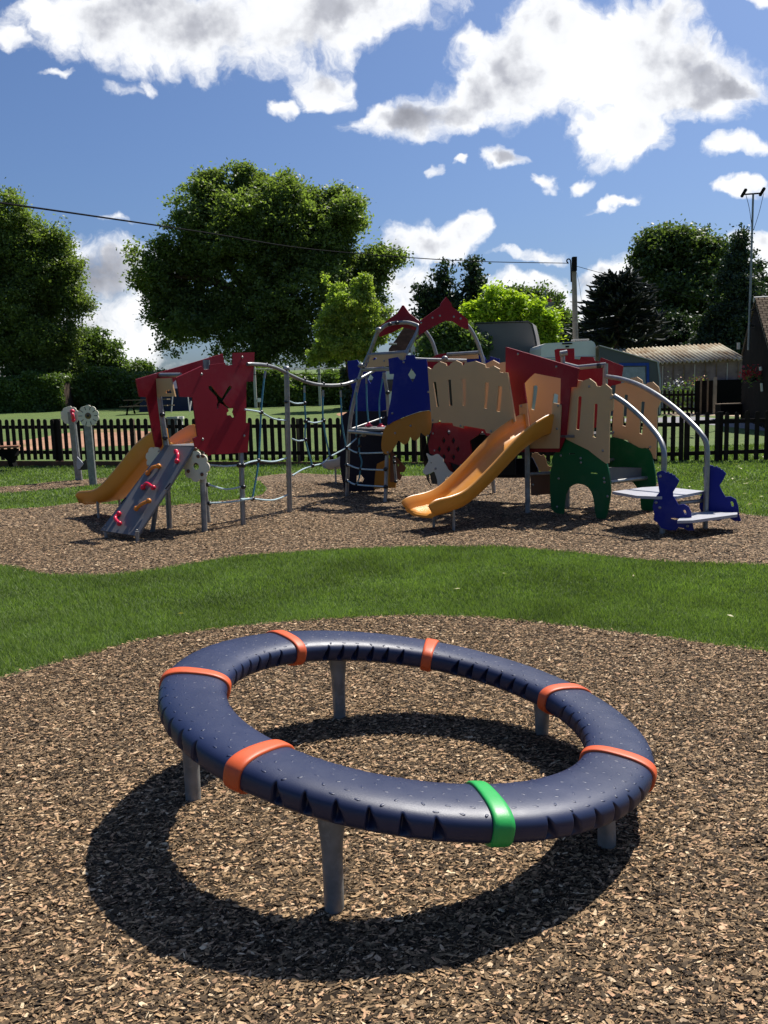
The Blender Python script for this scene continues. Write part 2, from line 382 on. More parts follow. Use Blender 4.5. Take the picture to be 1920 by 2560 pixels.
def chaikin(l, n=2):
    for _ in range(n):
        o = []
        for i in range(len(l)):
            a = l[i]; b = l[(i + 1) % len(l)]
            o += [(a[0] * .75 + b[0] * .25, a[1] * .75 + b[1] * .25), (a[0] * .25 + b[0] * .75, a[1] * .25 + b[1] * .75)]
        l = o
    return l
def np_mesh(name, co, nv, mat, parent=None):
    """co: (N, nv, 3) separate little polygons"""
    N = co.shape[0]; me = bpy.data.meshes.new(name)
    me.vertices.add(N * nv); me.vertices.foreach_set('co', co.astype(np.float32).ravel())
    me.loops.add(N * nv); me.loops.foreach_set('vertex_index', np.arange(N * nv, dtype=np.int32))
    me.polygons.add(N); me.polygons.foreach_set('loop_start', np.arange(0, N * nv, nv, dtype=np.int32))
    try: me.polygons.foreach_set('loop_total', np.full(N, nv, dtype=np.int32))
    except Exception: pass
    me.update(calc_edges=True); me.materials.append(M[mat])
    o = bpy.data.objects.new(name, me); scene.collection.objects.link(o)
    if parent is not None: adopt(o, parent)
    return o

# ------------------------------------------------------------------ ground
def sheet(name, mat, xs, ys, dz=0):
    mb = MB(); nx = len(xs)
    mb.add([(x, y, gz(y) + dz) for y in ys for x in xs], [(j * nx + i, j * nx + i + 1, (j + 1) * nx + i + 1, (j + 1) * nx + i) for j in range(len(ys) - 1) for i in range(nx - 1)])
    return obj(name, mb, mat, fix=False)
lawn = sheet('lawn', 'lawn', [-900, -60, -20, 0, 20, 60, 900], [-60, 0, 10, 17.8, 19, 21, 24, 30, 40, 60, 100, 200, 900]); lawn['kind'] = 'structure'
def px_poly(pts, k=K, n=6, closed=True):
    g = [ground(u * k, v * k) for u, v in pts]
    return [(p.x, p.y) for p in crm(g, n, closed)]
def fill(name, mat, poly, dz):
    mb = MB(); tri = tessellate_polygon([[Vector((a, b, 0)) for a, b in poly]])
    mb.add([(a, b, gz(b) + dz) for a, b in poly], [tuple(t) for t in tri]); o = obj(name, mb, mat, fix=False)
    for p in o.data.polygons:
        if p.normal.z < 0: p.flip()
    o['kind'] = 'structure'; return o
near_edge = [(-260, 1540), (-120, 1500), (0, 1468), (150, 1425), (330, 1380), (560, 1350), (760, 1336), (900, 1331), (1080, 1338), (1300, 1362), (1500, 1388), (1659, 1410), (1850, 1450), (2050, 1500)]
ne = [ground(u * K, v * K) for u, v in near_edge]
ne = [(p.x, p.y) for p in crm(ne, 6)]
near_poly = ne + [(4.1, 1.5), (3.3, -.8), (0, -2), (-3.2, -.8), (-3.6, 2)]
far_lo = [(-250, 1185), (-120, 1205), (0, 1222), (90, 1240), (200, 1245), (330, 1233), (500, 1205), (700, 1190), (900, 1183), (1080, 1183), (1240, 1195), (1450, 1215), (1659, 1222), (1900, 1225)]
far_hi = [(1900, 1135), (1659, 1117), (1596, 1108), (1540, 1085), (1490, 1062), (1430, 1046), (1370, 1040), (1200, 1030), (1050, 1028), (900, 1028), (868, 1029), (760, 1026), (700, 1025), (640, 1022), (588, 1026), (548, 1033), (563, 1042), (577, 1056), (560, 1070), (520, 1078), (423, 1088), (347, 1093), (250, 1090), (170, 1087), (90, 1096), (0, 1101), (-120, 1110), (-250, 1130)]
fp = [ground(u * K, v * K) for u, v in far_lo + far_hi]; far_poly = [(p.x, p.y) for p in crm(fp, 5, True)]
band = [(-100, 1049), (0, 1052), (140, 1039), (255, 1031), (290, 1034), (270, 1041), (200, 1050), (110, 1059), (0, 1066), (-100, 1070)]
band_poly = px_poly(band)
fill('bark_bed', 'chipbed', near_poly, .004); fill('bark_bed', 'chipbed', far_poly, .004); fill('bark_bed', 'chipbed', band_poly, .004)
earth = [(-60, 960), (60, 950), (140, 936), (220, 928), (320, 932), (380, 944), (330, 958), (200, 966), (60, 973), (-60, 978)]
fill('bare_earth_patch', 'earth', px_poly(earth), .004)
fill('bare_earth_patch', 'earth', px_poly([(730, 893), (780, 888), (830, 890), (850, 896), (800, 902), (740, 900)]), .004)
fill('path', 'path', px_poly([(1320, 905), (1410, 903), (1500, 900), (1600, 910), (1660, 914), (1720, 918), (1720, 938), (1660, 932), (1600, 925), (1500, 915), (1410, 912), (1320, 910)], n=3), .004)
fill('gravel_yard', 'gravel', px_poly([(1430, 893), (1500, 891), (1600, 893), (1720, 896), (1720, 912), (1640, 905), (1560, 898), (1470, 899)], n=3), .008)

def inside(poly, X, Y):
    P = np.array(poly); r = np.zeros(X.shape, bool); j = len(P) - 1
    for i in range(len(P)):
        xi, yi = P[i]; xj, yj = P[j]
        c = ((yi > Y) != (yj > Y)) & (X < (xj - xi) * (Y - yi) / (yj - yi + 1e-12) + xi); r ^= c; j = i
    return r
def scatter_chips(poly, x0, x1, y0, y1, dens, smin, smax, zmax=.014):
    N = int((x1 - x0) * (y1 - y0) * dens); X = RNG.uniform(x0, x1, N); Y = RNG.uniform(y0, y1, N)
    k = inside(poly, X + RNG.normal(0, .022, N), Y + RNG.normal(0, .022, N)) & (np.abs(X) < Y * .50 + 2.0); X = X[k]; Y = Y[k]; N = len(X)
    L = smin + (smax - smin) * RNG.random(N) ** 3.2; Wd = L * RNG.uniform(.16, .5, N); sp = RNG.random(N) < .04; L[sp] *= 1.7; Wd[sp] *= .45
    base = np.array([(-1, -.1), (-.55, -.8), (.45, -1), (1, .15), (.5, .85), (-.6, .9)])
    b = base[None] * RNG.uniform(.65, 1.15, (N, 6, 1)); 
    lx = b[..., 0] * L[:, None] / 2; ly = b[..., 1] * Wd[:, None] / 2
    a = RNG.normal(.22, .72, N); t1 = RNG.normal(0, .17, N); t2 = RNG.normal(0, .26, N)
    lz = lx * t1[:, None] + ly * t2[:, None] + RNG.normal(0, .0008, (N, 6))
    ca, sa = np.cos(a)[:, None], np.sin(a)[:, None]
    x = X[:, None] + lx * ca - ly * sa; y = Y[:, None] + lx * sa + ly * ca
    z = RNG.uniform(.006, zmax, N)[:, None] + lz
    z += .033 * np.maximum(0, y - 17.8)
    return np.stack([x, y, np.maximum(z, .003)], -1)
chips = np.concatenate([scatter_chips(near_poly, -3.6, 3.6, .7, 3.2, 56000, .004, .040),
                        scatter_chips(near_poly, -3.8, 3.8, 3.2, 6.3, 24000, .005, .036),
                        scatter_chips(far_poly, -6, 6, 6.5, 11, 4500, .010, .045),
                        scatter_chips(far_poly, -7, 7.5, 11, 16, 1200, .02, .065),
                        scatter_chips(band_poly, -9, 0, 13, 18, 900, .02, .065)])
co_ = np_mesh('bark_chips', chips, 6, 'chip'); co_['kind'] = 'stuff'
def scatter_blades(x0, x1, y0, y1, dens, h, w, fade=None):
    N = int((x1 - x0) * (y1 - y0) * dens); X = RNG.uniform(x0, x1, N); Y = RNG.uniform(y0, y1, N)
    Xj = X + RNG.normal(0, .018, N) + .03 * np.sin(X * 9 + Y * 3); Yj = Y + RNG.normal(0, .018, N) + .03 * np.sin(X * 7 + 2) * np.sin(X * 2.3)
    k = ~(inside(near_poly, Xj, Yj) | inside(far_poly, Xj, Yj) | inside(band_poly, Xj, Yj)) & (np.abs(X) < Y * .50 + 2.2); X = X[k]; Y = Y[k]; N = len(X)
    a = RNG.uniform(0, 2 * np.pi, N); H = h * RNG.uniform(.5, 1.25, N) * (1 + .25 * np.sin(X * 3.1 + np.sin(Y * 2.3) * 2) * np.sin(Y * 4.7 + X)); Wd = w * RNG.uniform(.7, 1.3, N)
    la = RNG.uniform(0, 2 * np.pi, N); le = RNG.uniform(.2, .95, N) * H
    z = .033 * np.maximum(0, Y - 17.8)
    A = np.stack([X - np.cos(a) * Wd / 2, Y - np.sin(a) * Wd / 2, z], -1); B = np.stack([X + np.cos(a) * Wd / 2, Y + np.sin(a) * Wd / 2, z], -1)
    C = np.stack([X + np.cos(la) * le, Y + np.sin(la) * le, z + H], -1)
    return np.stack([A, B, C], 1)
blades = np.concatenate([scatter_blades(-5.4, 5.4, 3.0, 6.4, 14000, .034, .0055), scatter_blades(-6.8, 6.8, 6.4, 9.2, 9000, .034, .008),
                         scatter_blades(-9, 9, 9.2, 14, 1500, .04, .016), scatter_blades(-11, 10.5, 14, 21, 700, .045, .028)])
bo = np_mesh('grass', blades, 3, 'blade'); bo['kind'] = 'stuff'

# ------------------------------------------------------------------ tilted spinning ring
RC = Vector((.0731, 3.2694, .3976)); RSX, RSY, RR, PH = -.1662, -.0136, .8392, 3.1916
rn = Vector((-RSX, -RSY, 1)).normalized(); e1 = Vector((1, 0, RSX)).normalized(); e2 = rn.cross(e1)
def rp(th, dr, dz): return RC + (e1 * math.cos(th) + e2 * math.sin(th)) * (RR + dr) + rn * dz
ring = thing('spinning_ring', (.066, 3.27, 0), 'large dark navy plastic ring tilted on five steel legs over the bark chips', 'playground ring')
HW, HH = .128, .0566
def sect(k, n, hw=HW, hh=HH):
    a = 2 * math.pi * k / n; c, s_ = math.cos(a), math.sin(a); ex = 2 / 3.0
    x = hw * math.copysign(abs(c) ** ex, c); z = hh * math.copysign(abs(s_) ** ex, s_)
    if z > 0: z *= .92 + .08 * math.cos(x / hw * 1.5)
    return x, z - HH
step = 2 * math.pi / 7
NOT = [-.285 + .104 * i for i in range(6)]
for sg in range(7):
    t0 = PH - step * sg; t1 = t0 - step; mb = MB(); NA = 230; NC = 64
    vs = []
    for i in range(NA + 1):
        th = t0 + (t1 - t0) * i / NA; rel = th - (t0 + t1) / 2
        g = 0.; gd = 0.
        for q in NOT:
            d = (rel - q) / .040
            if -.16 < d < 1: g = max(g, (1 - d) ** .7 if d > 0 else 1 + d / .16); gd = max(0, d)
        for k in range(NC):
            x, z = sect(k, NC)
            side = max(0, (abs(x) / HW - .64) / .36) ** .7; vv = max(0, min(1, (.036 - .050 * gd - (z + HH)) / .018)) * max(0, min(1, (z + HH + .042) / .020))
            x2 = x - math.copysign(.040 * g * side * vv, x)
            vs.append(rp(th, x2, z))
    fs = [(i * NC + k, i * NC + (k + 1) % NC, (i + 1) * NC + (k + 1) % NC, (i + 1) * NC + k) for i in range(NA) for k in range(NC)]
    mb.add(vs, fs)
    # raised oval treads
    for row, dr in enumerate((-.098, -.068, -.035, 0, .037, .070, .098)):
        nn = 9 if row < 3 else 10
        for j in range(nn):
            th = t0 + (t1 - t0) * (j + .6 + .5 * (row % 2)) / (nn + .8)
            if random.random() < .08: continue
            ti = (0, 1.1, -.9, .3)[(row * 3 + j) % 4] + random.uniform(-.15, .15)
            c = rp(th, dr, 0); zt = sect(0, 4)[1]
            xx = abs(dr) / HW; ztop = -HH + HH * (1 - xx ** 3) ** (1 / 3) * (.92 + .08 * math.cos(dr / HW * 1.5))
            c = rp(th, dr, ztop - .0012)
            rad = (e1 * math.cos(th) + e2 * math.sin(th)); tan = rn.cross(rad)
            slope = -(xx ** 2) * .5 * math.copysign(1, dr) * (HH / HW) * 1.3
            nrm = (rn - rad * slope).normalized(); rad2 = (rad - nrm * rad.dot(nrm)).normalized()
            ax = rad2 * math.sin(ti) + tan * math.cos(ti); ay = nrm.cross(ax)
            mrot = Matrix((ax, ay, nrm)).transposed()
            mb.ball(c, 1, 10, 5, (.0125, .0058, .0018), mrot)
    s = obj('ring_segment', mb, 'ring', ring, smooth=True)
for sg in range(7):
    th0 = PH - step * sg; mb = MB(); NC = 40; vs = []; hwid = .0295 / RR
    prof = [(-1, .0), (-1, .006), (-.86, .0095), (-.5, .0105), (.5, .0105), (.86, .0095), (1, .006), (1, .0)]
    for a, h in prof:
        for k in range(NC):
            x, z = sect(k, NC, HW + h, HH + h); vs.append(rp(th0 + a * hwid, x, z))
    fs = [(i * NC + k, i * NC + (k + 1) % NC, (i + 1) * NC + (k + 1) % NC, (i + 1) * NC + k) for i in range(len(prof) - 1) for k in range(NC)]
    mb.add(vs, fs)
    c = obj('collar', mb, 'green_band' if sg == 5 else 'orange', ring, smooth=True)
    c['label'] = 'green collar band' if sg == 5 else 'orange collar band'
# little three-stroke raised mark beside the green collar
legs_xy = [(-.25, 4.06), (.71, 3.79), (.75, 2.79), (-.19, 2.46), (-.80, 3.23)]
for x, y in legs_xy:
    top = RC.z + RSX * (x - RC.x) + RSY * (y - RC.y) - .104
    rad = Vector((x - RC.x, y - RC.y, 0)).normalized(); tan = Vector((-rad.y, rad.x, 0)); mb = MB(); vs = []; lv = 14; n = 20
    for i in range(lv + 1):
        t = i / lv; z = -.02 + (top + .02 - 0) * t
        hgt = max(0, (z - (top - .16)) / .16); hgt = hgt * hgt * (3 - 2 * hgt) if z > top - .16 else 0
        base = .0305 + .004 * t; wt = base + .014 * hgt; wr = base - .012 * hgt
        for k in range(n):
            a = 2 * math.pi * k / n
            vs.append(Vector((x, y, z)) + tan * (math.cos(a) * wt) + rad * (math.sin(a) * wr))
    mb.add(vs, [(i * n + k, i * n + (k + 1) % n, (i + 1) * n + (k + 1) % n, (i + 1) * n + k) for i in range(lv) for k in range(n)])
    leg = obj('leg', mb, 'leg_steel', ring, smooth=True)
    for sgn in (-1, 1):
        b = MB(); b.ball(Vector((x, y, top - .012)) + tan * (.019 * sgn) - rad * 0 + Vector((0, -1, 0)) * .024, .012, 8, 5); obj('bolt', b, 'black', leg, smooth=True)

# ------------------------------------------------------------------ crop frames used when tracing the photograph
C1 = (200, 850, 480 / 1659); C2 = (600, 720, 500 / 1659); C3 = (840, 700, 400 / 1580); C4 = (1060, 820, 420 / 1659)
C5 = (1340, 840, 580 / 1659); C6 = (1150, 600, 770 / 1659); C7 = (0, 950, 300 / 1659); C8 = (820, 940, 260 / 1659); C0 = (0, 0, 1)
def P(C, x, y): return (C[0] + x * C[2], C[1] + y * C[2])
class Plane:
    def __init__(s, p, d):
        s.p = Vector((p[0], p[1], 0)); s.d = Vector((d[0], d[1], 0)).normalized(); s.n = Vector((s.d.y, -s.d.x, 0))
        if s.n.y > 0: s.n = -s.n                       # faces the camera
    def st(s, u, v):
        r = ray(u, v); o = Vector((0, 0, EYE)); t = (s.p - o).dot(s.n) / r.dot(s.n); q = o + r * t
        return ((q - s.p).dot(s.d), q.z)
    def pt(s, u, v, off=0):
        a, b = s.st(u, v); return s.p + s.d * a + Vector((0, 0, b)) + s.n * off
def panel(name, mat, par, pl, C, outline, holes=(), th=.02, off=0., smooth=0, hsmooth=0, bolts=(), label=None):
    o2 = [pl.st(*P(C, x, y)) for x, y in outline]
    h2 = [[pl.st(*P(C, x, y)) for x, y in h] for h in holes]
    if smooth: o2 = chaikin(o2, smooth)
    if hsmooth: h2 = [chaikin(h, hsmooth) for h in h2]
    to3 = lambda a, b, w: pl.p + pl.d * a + Vector((0, 0, b)) + pl.n * (off - w)
    mb = MB(); mb.prism(o2, h2, to3, th); o = obj(name, mb, mat, par)
    if label: o['label'] = label
    for x, y in bolts:
        c = pl.pt(*P(C, x, y), off=off + .003); b = MB(); b.ball(c, .017, 10, 6, (1, .55, 1), Matrix.Rotation(math.atan2(-pl.n.x, pl.n.y) + math.pi, 3, 'Z')); obj('bolt', b, 'bolt', o, smooth=True)
    return o
def tubes(name, mat, par, pts, r, n=12, smooth_path=0, joints=()):
    if smooth_path: pts = crm(pts, smooth_path)
    mb = MB(); mb.tube(pts, r, n); return obj(name, mb, mat, par, smooth=False, auto=40)
def joint(par, p, r=.03, mat='black'):
    mb = MB(); mb.ball(p, r, 12, 8, (1, 1, .85)); return obj('rope_joint', mb, mat, par, smooth=True)
def slide(par, c0, d, L, ztop, zend, Wd=.45, h0=.24, h1=.15):
    d = Vector((d[0], d[1], 0)).normalized(); ac = Vector((d.y, -d.x, 0)); c0 = Vector((c0[0], c0[1], 0))
    kn = [(-.06, ztop), (.10, ztop - .005), (.25 * L, ztop - .20 * (ztop - zend)), (.5 * L, ztop - .60 * (ztop - zend)), (.70 * L, zend + .12 * (ztop - zend)), (.84 * L, zend + .02), (.97 * L, zend - .005), (1.0 * L, zend - .03)]
    path = crm([Vector((a, b, 0)) for a, b in kn], 8); mb = MB(); prof_n = None; vs = []
    for i, q in enumerate(path):
        t = i / (len(path) - 1); h = h0 + (h1 - h0) * min(1, t * 1.5)
        h *= 1 - .85 * max(0, (t - .93) / .07) ** 2
        if t < .08: h *= .55 + .45 * (t / .08) ** .5
        a = path[max(0, i - 1)]; b = path[min(len(path) - 1, i + 1)]; tg = (b - a).normalized(); nz = Vector((-tg.y, tg.x, 0))
        w = Wd / 2
        inner = [(-w + .0, h), (-w + .012, h * .55), (-w + .03, h * .22), (-w + .085, .022), (-w * .4, .002), (0, 0), (w * .4, .002), (w - .085, .022), (w - .03, h * .22), (w - .012, h * .55), (w, h)]
        outer = [(w + .012, h + .008), (w + .026, h), (w + .028, h - .02), (w + .008, h * .5), (w - .02, 0), (w - .06, -.028), (0, -.034), (-w + .06, -.028), (-w + .02, 0), (-w - .008, h * .5), (-w - .028, h - .02), (-w - .026, h), (-w - .012, h + .008)]
        pr = inner + outer
        for x, z in pr:
            o = nz * z + Vector((q.x, q.y, 0)); vs.append(c0 + d * o.x + ac * x + Vector((0, 0, o.y)))
    n = len(pr); mb.add(vs, [(i * n + k, i * n + (k + 1) % n, (i + 1) * n + (k + 1) % n, (i + 1) * n + k) for i in range(len(path) - 1) for k in range(n)])
    mb.f.append(tuple(range(n))); mb.f.append(tuple((len(path) - 1) * n + k for k in range(n)))
    s = obj('slide', mb, 'slide', par, auto=55)
    for sgn in (-1, 1):
        q = c0 + d * (L * .83) + ac * (sgn * (Wd / 2 - .05)); m = MB(); m.tube([(q.x, q.y, -.02), (q.x, q.y, zend + .02)], .019, 10); obj('slide_leg', m, 'steel', s, auto=40)
    return s
def flower_outline(pl, u, v, rpx, petals, depth=.16, n=9, ph=0.):
    c = pl.st(u, v); e = pl.st(u + rpx, v); rad = abs(e[0] - c[0]) if abs(pl.d.x) > .9 else None
    rad = rad or rpx * (pl.pt(u, v).y) / F
    out = []
    for i in range(petals * n):
        a = 2 * math.pi * i / (petals * n); k = (i % n) / n; r_ = rad * (1 - depth + depth * math.sin(math.pi * k) ** .6)
        out.append((c[0] + r_ * math.cos(a + ph), c[1] + r_ * math.sin(a + ph)))
    return c, rad, out

# ------------------------------------------------------------------ left red tower
A_, B_, Cc, D_ = Vector((-2.71, 10.54, 0)), Vector((-2.19, 10.2, 0)), Vector((-1.80, 10.68, 0)), Vector((-2.32, 11.0, 0))
tower = thing('climbing_tower', (-2.25, 10.6, 0), 'small tower with dark red panels, amber slide and grey climbing ramp', 'play tower')
pR = Plane((-2.19, 10.2), (.63, .78)); pL = Plane((-2.71, 10.54), (.63, .78)); pF = Plane((-2.71, 10.54), (.52, -.34))
xcut1 = [(1095, 402), (1110, 393), (1130, 402), (1190, 478), (1215, 500), (1265, 410), (1280, 393), (1298, 400), (1298, 418), (1262, 470), (1228, 525), (1250, 560), (1290, 590), (1310, 578), (1318, 600), (1308, 622), (1325, 665), (1305, 675), (1285, 650), (1258, 652), (1255, 630), (1272, 612), (1262, 590), (1215, 555), (1195, 545), (1185, 590), (1172, 600), (1170, 560), (1178, 530), (1165, 490), (1100, 425)]
panel('side_panel', 'red', tower, pR, C1, [(820, 325), (1040, 225), (1062, 262), (1108, 250), (1112, 215), (1240, 197), (1250, 222), (1308, 216), (1310, 112), (1495, 106), (1484, 358), (1425, 362), (1421, 715), (1452, 718), (1437, 970), (1220, 985), (1135, 988), (1100, 1000), (1060, 960), (985, 930), (966, 850), (1003, 832), (960, 495), (850, 490)], [xcut1], off=.03, bolts=[(1036, 297), (1388, 150), (1046, 858), (1404, 828)], label='dark red castle-shaped panel with a crossed-swords cutout')
panel('side_panel', 'red', tower, pL, C1, [(485, 340), (1235, 118), (1248, 195), (1100, 240), (830, 345), (665, 490), (712, 900), (700, 930), (655, 925), (640, 860), (575, 492), (515, 490)], off=0., label='far dark red side panel')
panel('name_board', 'beige', tower, pF, C1, [(622, 336), (812, 328), (848, 488), (635, 490)], [[(768, 460), (768, 440), (778, 432), (786, 440), (795, 428), (806, 432), (816, 445), (818, 460)]], off=.05, bolts=[(632, 370), (642, 465)])
def cp(C, x, y, Y): return at(*P(C, x, y), Y)
tubes('post', 'steel', tower, [cp(C1, 652, 295, 10.62), cp(C1, 700, 600, 10.6), cp(C1, 745, 905, 10.56), cp(C1, 758, 1300, 10.54), (-2.70, 10.54, -.05)], .035)
tubes('post', 'leg_steel', tower, [(-2.19, 10.2, -.05), cp(C1, 1060, 1200, 10.22), cp(C1, 1050, 990, 10.24)], .036)
tubes('post', 'leg_steel', tower, [(-2.30, 10.97, -.05), (-2.33, 10.98, .6), (-2.34, 11.0, 1.2)], .036)
tubes('post', 'steel', tower, [(-1.80, 10.70, -.05), cp(C1, 1392, 985, 10.72), cp(C1, 1375, 700, 10.82)], .034)
tubes('top_bar', 'steel', tower, [cp(C1, 650, 303, 10.60), cp(C1, 870, 302, 10.34)], .026)
tubes('top_bar', 'steel', tower, [cp(C1, 1092, 250, 10.95), cp(C1, 1092, 172, 10.95)], .045)
for x, y in ((712, 645), (735, 848)):
    joint(tower, cp(C1, x, y, 10.5), .036)
deckm = MB(); q = [A_, B_, Cc, D_]; deckm.prism([(v.x, v.y) for v in q], [], lambda a, b, w: Vector((a, b, 1.02 + w)), .03); obj('deck', deckm, 'deck', tower)
rq = [at(*P(C1, 735, 908), 10.5), at(*P(C1, 988, 930), 10.14), at(*P(C1, 495, 1693), 9.62), at(*P(C1, 177, 1645), 9.95)]
rn_ = (rq[1] - rq[0]).cross(rq[3] - rq[0]).normalized(); 
if rn_.z < 0: rn_ = -rn_
rm = MB(); rm.add([p for p in rq] + [p - rn_ * .025 for p in rq], [(0, 1, 2, 3), (7, 6, 5, 4), (0, 4, 5, 1), (1, 5, 6, 2), (2, 6, 7, 3), (3, 7, 4, 0)])
ramp = obj('climbing_ramp', rm, 'deck', tower)
def on_ramp(x, y, off=0.):
    r_ = ray(*P(C1, x, y)); o = Vector((0, 0, EYE)); t = (rq[0] - o).dot(rn_) / r_.dot(rn_); return o + r_ * t + rn_ * off
for (pts, mt) in (([(835, 970), (858, 1000), (842, 1052)], 'hold_red'), ([(685, 1095), (640, 1115), (590, 1155)], 'hold_orange'), ([(548, 1278), (590, 1252), (638, 1280)], 'hold_red'), ([(600, 1395), (550, 1430), (492, 1462)], 'hold_orange'), ([(340, 1505), (318, 1550), (345, 1590)], 'hold_red')):
    mb = MB(); hp = [on_ramp(pts[0][0], pts[0][1], .012), on_ramp(pts[1][0], pts[1][1], .03), on_ramp(pts[2][0], pts[2][1], .012)]
    mb.tube(crm(hp, 6), .021, 12); mb.ball(hp[0], .032, 12, 8); mb.ball(hp[2], .032, 12, 8); obj('hand_hold', mb, mt, ramp, smooth=True)
for x, y in ((678, 962), (588, 1085), (218, 1605), (490, 1643), (737, 1297)):
    mb = MB(); mb.ball(on_ramp(x, y), .012, 8, 5); obj('bolt', mb, 'bolt', ramp, smooth=True)
for a, b in (((352, 1415), (398, 1362)), ((738, 1290), (782, 1238))):
    mb = MB(); mb.tube([on_ramp(*a, .002), on_ramp(*b, .002)], .009, 8); obj('grip_slot', mb, 'black', ramp)
for g in ((-3.32, 9.93), (-2.85, 9.6)):
    tubes('ramp_foot', 'steel', tower, [(g[0] + .01, g[1] + .02, -.04), (g[0] + .01, g[1] + .02, .12)], .022)
tubes('post', 'leg_steel', tower, [(-2.86, 10.30, -.04), (-2.74, 10.26, .5)], .03)
pFl = Plane((-2.19, 10.10), (.80, -.30)); 
c, rad, ol = flower_outline(pFl, *P(C1, 1000, 1092), 34, 8, .17, ph=.3)
to3 = lambda a, b, w: pFl.p + pFl.d * a + Vector((0, 0, b)) + pFl.n * (.0 - w)
mb = MB(); mb.prism(ol, [[(c[0] + .045 * math.cos(k * .5236), c[1] + .045 * math.sin(k * .5236)) for k in range(12)]], to3, .02); fl = obj('flower_panel', mb, 'cream', tower)
for x, y in ((1022, 1005), (1062, 1002), (938, 1133), (1055, 1160), (1000, 942)):
    b = MB(); b.ball(pFl.pt(*P(C1, x, y), off=.004), .022, 10, 6); obj('bolt', b, 'brown', fl, smooth=True)
pFl2 = Plane((-2.85, 10.55), (.80, -.45)); c, rad, ol = flower_outline(pFl2, *P(C1, 648, 1030), 32, 8, .17, ph=.1)
to3 = lambda a, b, w: pFl2.p + pFl2.d * a + Vector((0, 0, b)) + pFl2.n * (.0 - w)
mb = MB(); mb.prism(ol, [], to3, .02); obj('flower_panel', mb, 'cream', tower)
slide(tower, (-2.56, 10.80), (-.78, .63), 2.03, 1.04, .22)

# ------------------------------------------------------------------ rope crossing between tower and castle
net = thing('rope_crossing', (-1.32, 11.76, 0), 'wavy steel rail and post with teal climbing ropes between red and blue towers', 'rope net')
def Yn(u):                                              # depth along the crossing
    xs = [560, 632, 724, 900, 935, 1000]; ys = [10.4, 10.8, 11.8, 13.2, 13.5, 13.6]
    return float(np.interp(u, xs, ys))
def npnt(x, y, C=C2, dY=0.):
    u, v = P(C, x, y); return at(u, v, Yn(u) + dY)
tubes('wavy_rail', 'steel', net, [npnt(x, y) for x, y in ((60, 632), (110, 632), (210, 640), (310, 668), (430, 728), (530, 772), (640, 800), (760, 808), (870, 797), (980, 758), (1060, 715), (1112, 686))], .024, 12, 6)
tubes('post', 'steel', net, [(-1.32, 11.76, -.05), npnt(386, 700)], .036, 14)
mb = MB(); mb.ball(npnt(386, 668), .045, 12, 8, (1, 1, .8)); obj('post_cap', mb, 'steel', net, smooth=True)
ropes = [((210, 690), (195, 800), (175, 1030), (155, 1430), (103, 1745)), ((535, 810), (535, 940), (545, 1105), (542, 1255), (600, 1475)), ((690, 845), (690, 1100), (745, 1400)), ((835, 850), (845, 1100), (880, 1325)), ((965, 810), (965, 1225)), ((1048, 740), (1052, 950), (1067, 1130)), ((1192, 700), (1160, 900), (1155, 1000), (1165, 1135))]
for i, r_ in enumerate(ropes):
    tubes('rope', 'rope', net, [npnt(*q) for q in r_], .0125, 8, 5)
    a, b = Vector(npnt(*r_[0])), Vector(npnt(*r_[1])); d = (b - a).normalized()
    tubes('ferrule', 'steel', net, [a, a + d * .10], .015, 8)
    if i < 5: joint(net, a - d * .09, .028)
cross = [((40, 1008), (110, 1018), (175, 1030)), ((175, 1030), (280, 1085), (390, 1100)), ((410, 940), (460, 958), (525, 955)), ((545, 1105), (620, 1118), (695, 1100)), ((430, 1250), (480, 1268), (540, 1262)), ((435, 1555), (520, 1505), (600, 1475)), ((600, 1475), (680, 1455), (745, 1400)), ((745, 1400), (820, 1360), (880, 1325)), ((880, 1325), (930, 1280), (975, 1240)), ((975, 1240), (1020, 1215)),
         ((10, 1475), (80, 1445), (150, 1430)), ((150, 1430), (280, 1440), (400, 1405)), ((5, 1752), (103, 1748)), ((103, 1748), (270, 1760), (400, 1715))]
for r_ in cross: tubes('rope', 'rope_pale', net, [npnt(*q) for q in r_], .0115, 8, 5)
for a in ((175, 1030), (150, 1430), (103, 1748), (390, 1100), (385, 945), (395, 1252), (398, 1408), (400, 1560), (405, 1716), (545, 1105), (535, 955), (541, 1258), (600, 1475), (693, 1100), (748, 1400), (880, 1325), (975, 1240)):
    joint(net, npnt(*a), .034)
mb = MB(); mb.ball(npnt(1025, 1212), .045, 12, 8); obj('rail_end', mb, 'steel', net, smooth=True)
for a, b, c_ in (((1120, 1080), (1250, 1090), (1370, 1082)), ((1110, 1250), (1260, 1290), (1400, 1268)), ((1120, 1410), (1300, 1400), (1490, 1370))):
    tubes('rope', 'rope_pale', net, [cp(C1, *q, Y) for q, Y in ((a, 10.5), (b, 10.6), (c_, 10.68))], .012, 8, 5)
for x, y in ((1375, 1083), (1412, 1085), (1105, 1250), (1412, 1270), (1118, 1412)): joint(net, cp(C1, x, y, 10.6), .034)
for x, y in ((1067, 1142), (1168, 1150)):
    p_ = npnt(x, y); mb = MB(); mb.ball(p_, .062, 14, 6, (1, 1, .4)); mb.ball(p_ + Vector((0, 0, .03)), .03, 10, 6); obj('step_disc', mb, 'hold_red', net, smooth=True)

# ------------------------------------------------------------------ castle
castle = thing('play_castle', (1.6, 11.5, 0), 'large castle climbing frame in red, blue, sand and green panels with amber slide', 'play castle')
def pth(C, pts, Ys):
    us = [P(C, *q) for q in pts]
    if isinstance(Ys, (int, float)): Ys = [Ys] * len(us)
    return [at(u, v, Y) for (u, v), Y in zip(us, Ys)]
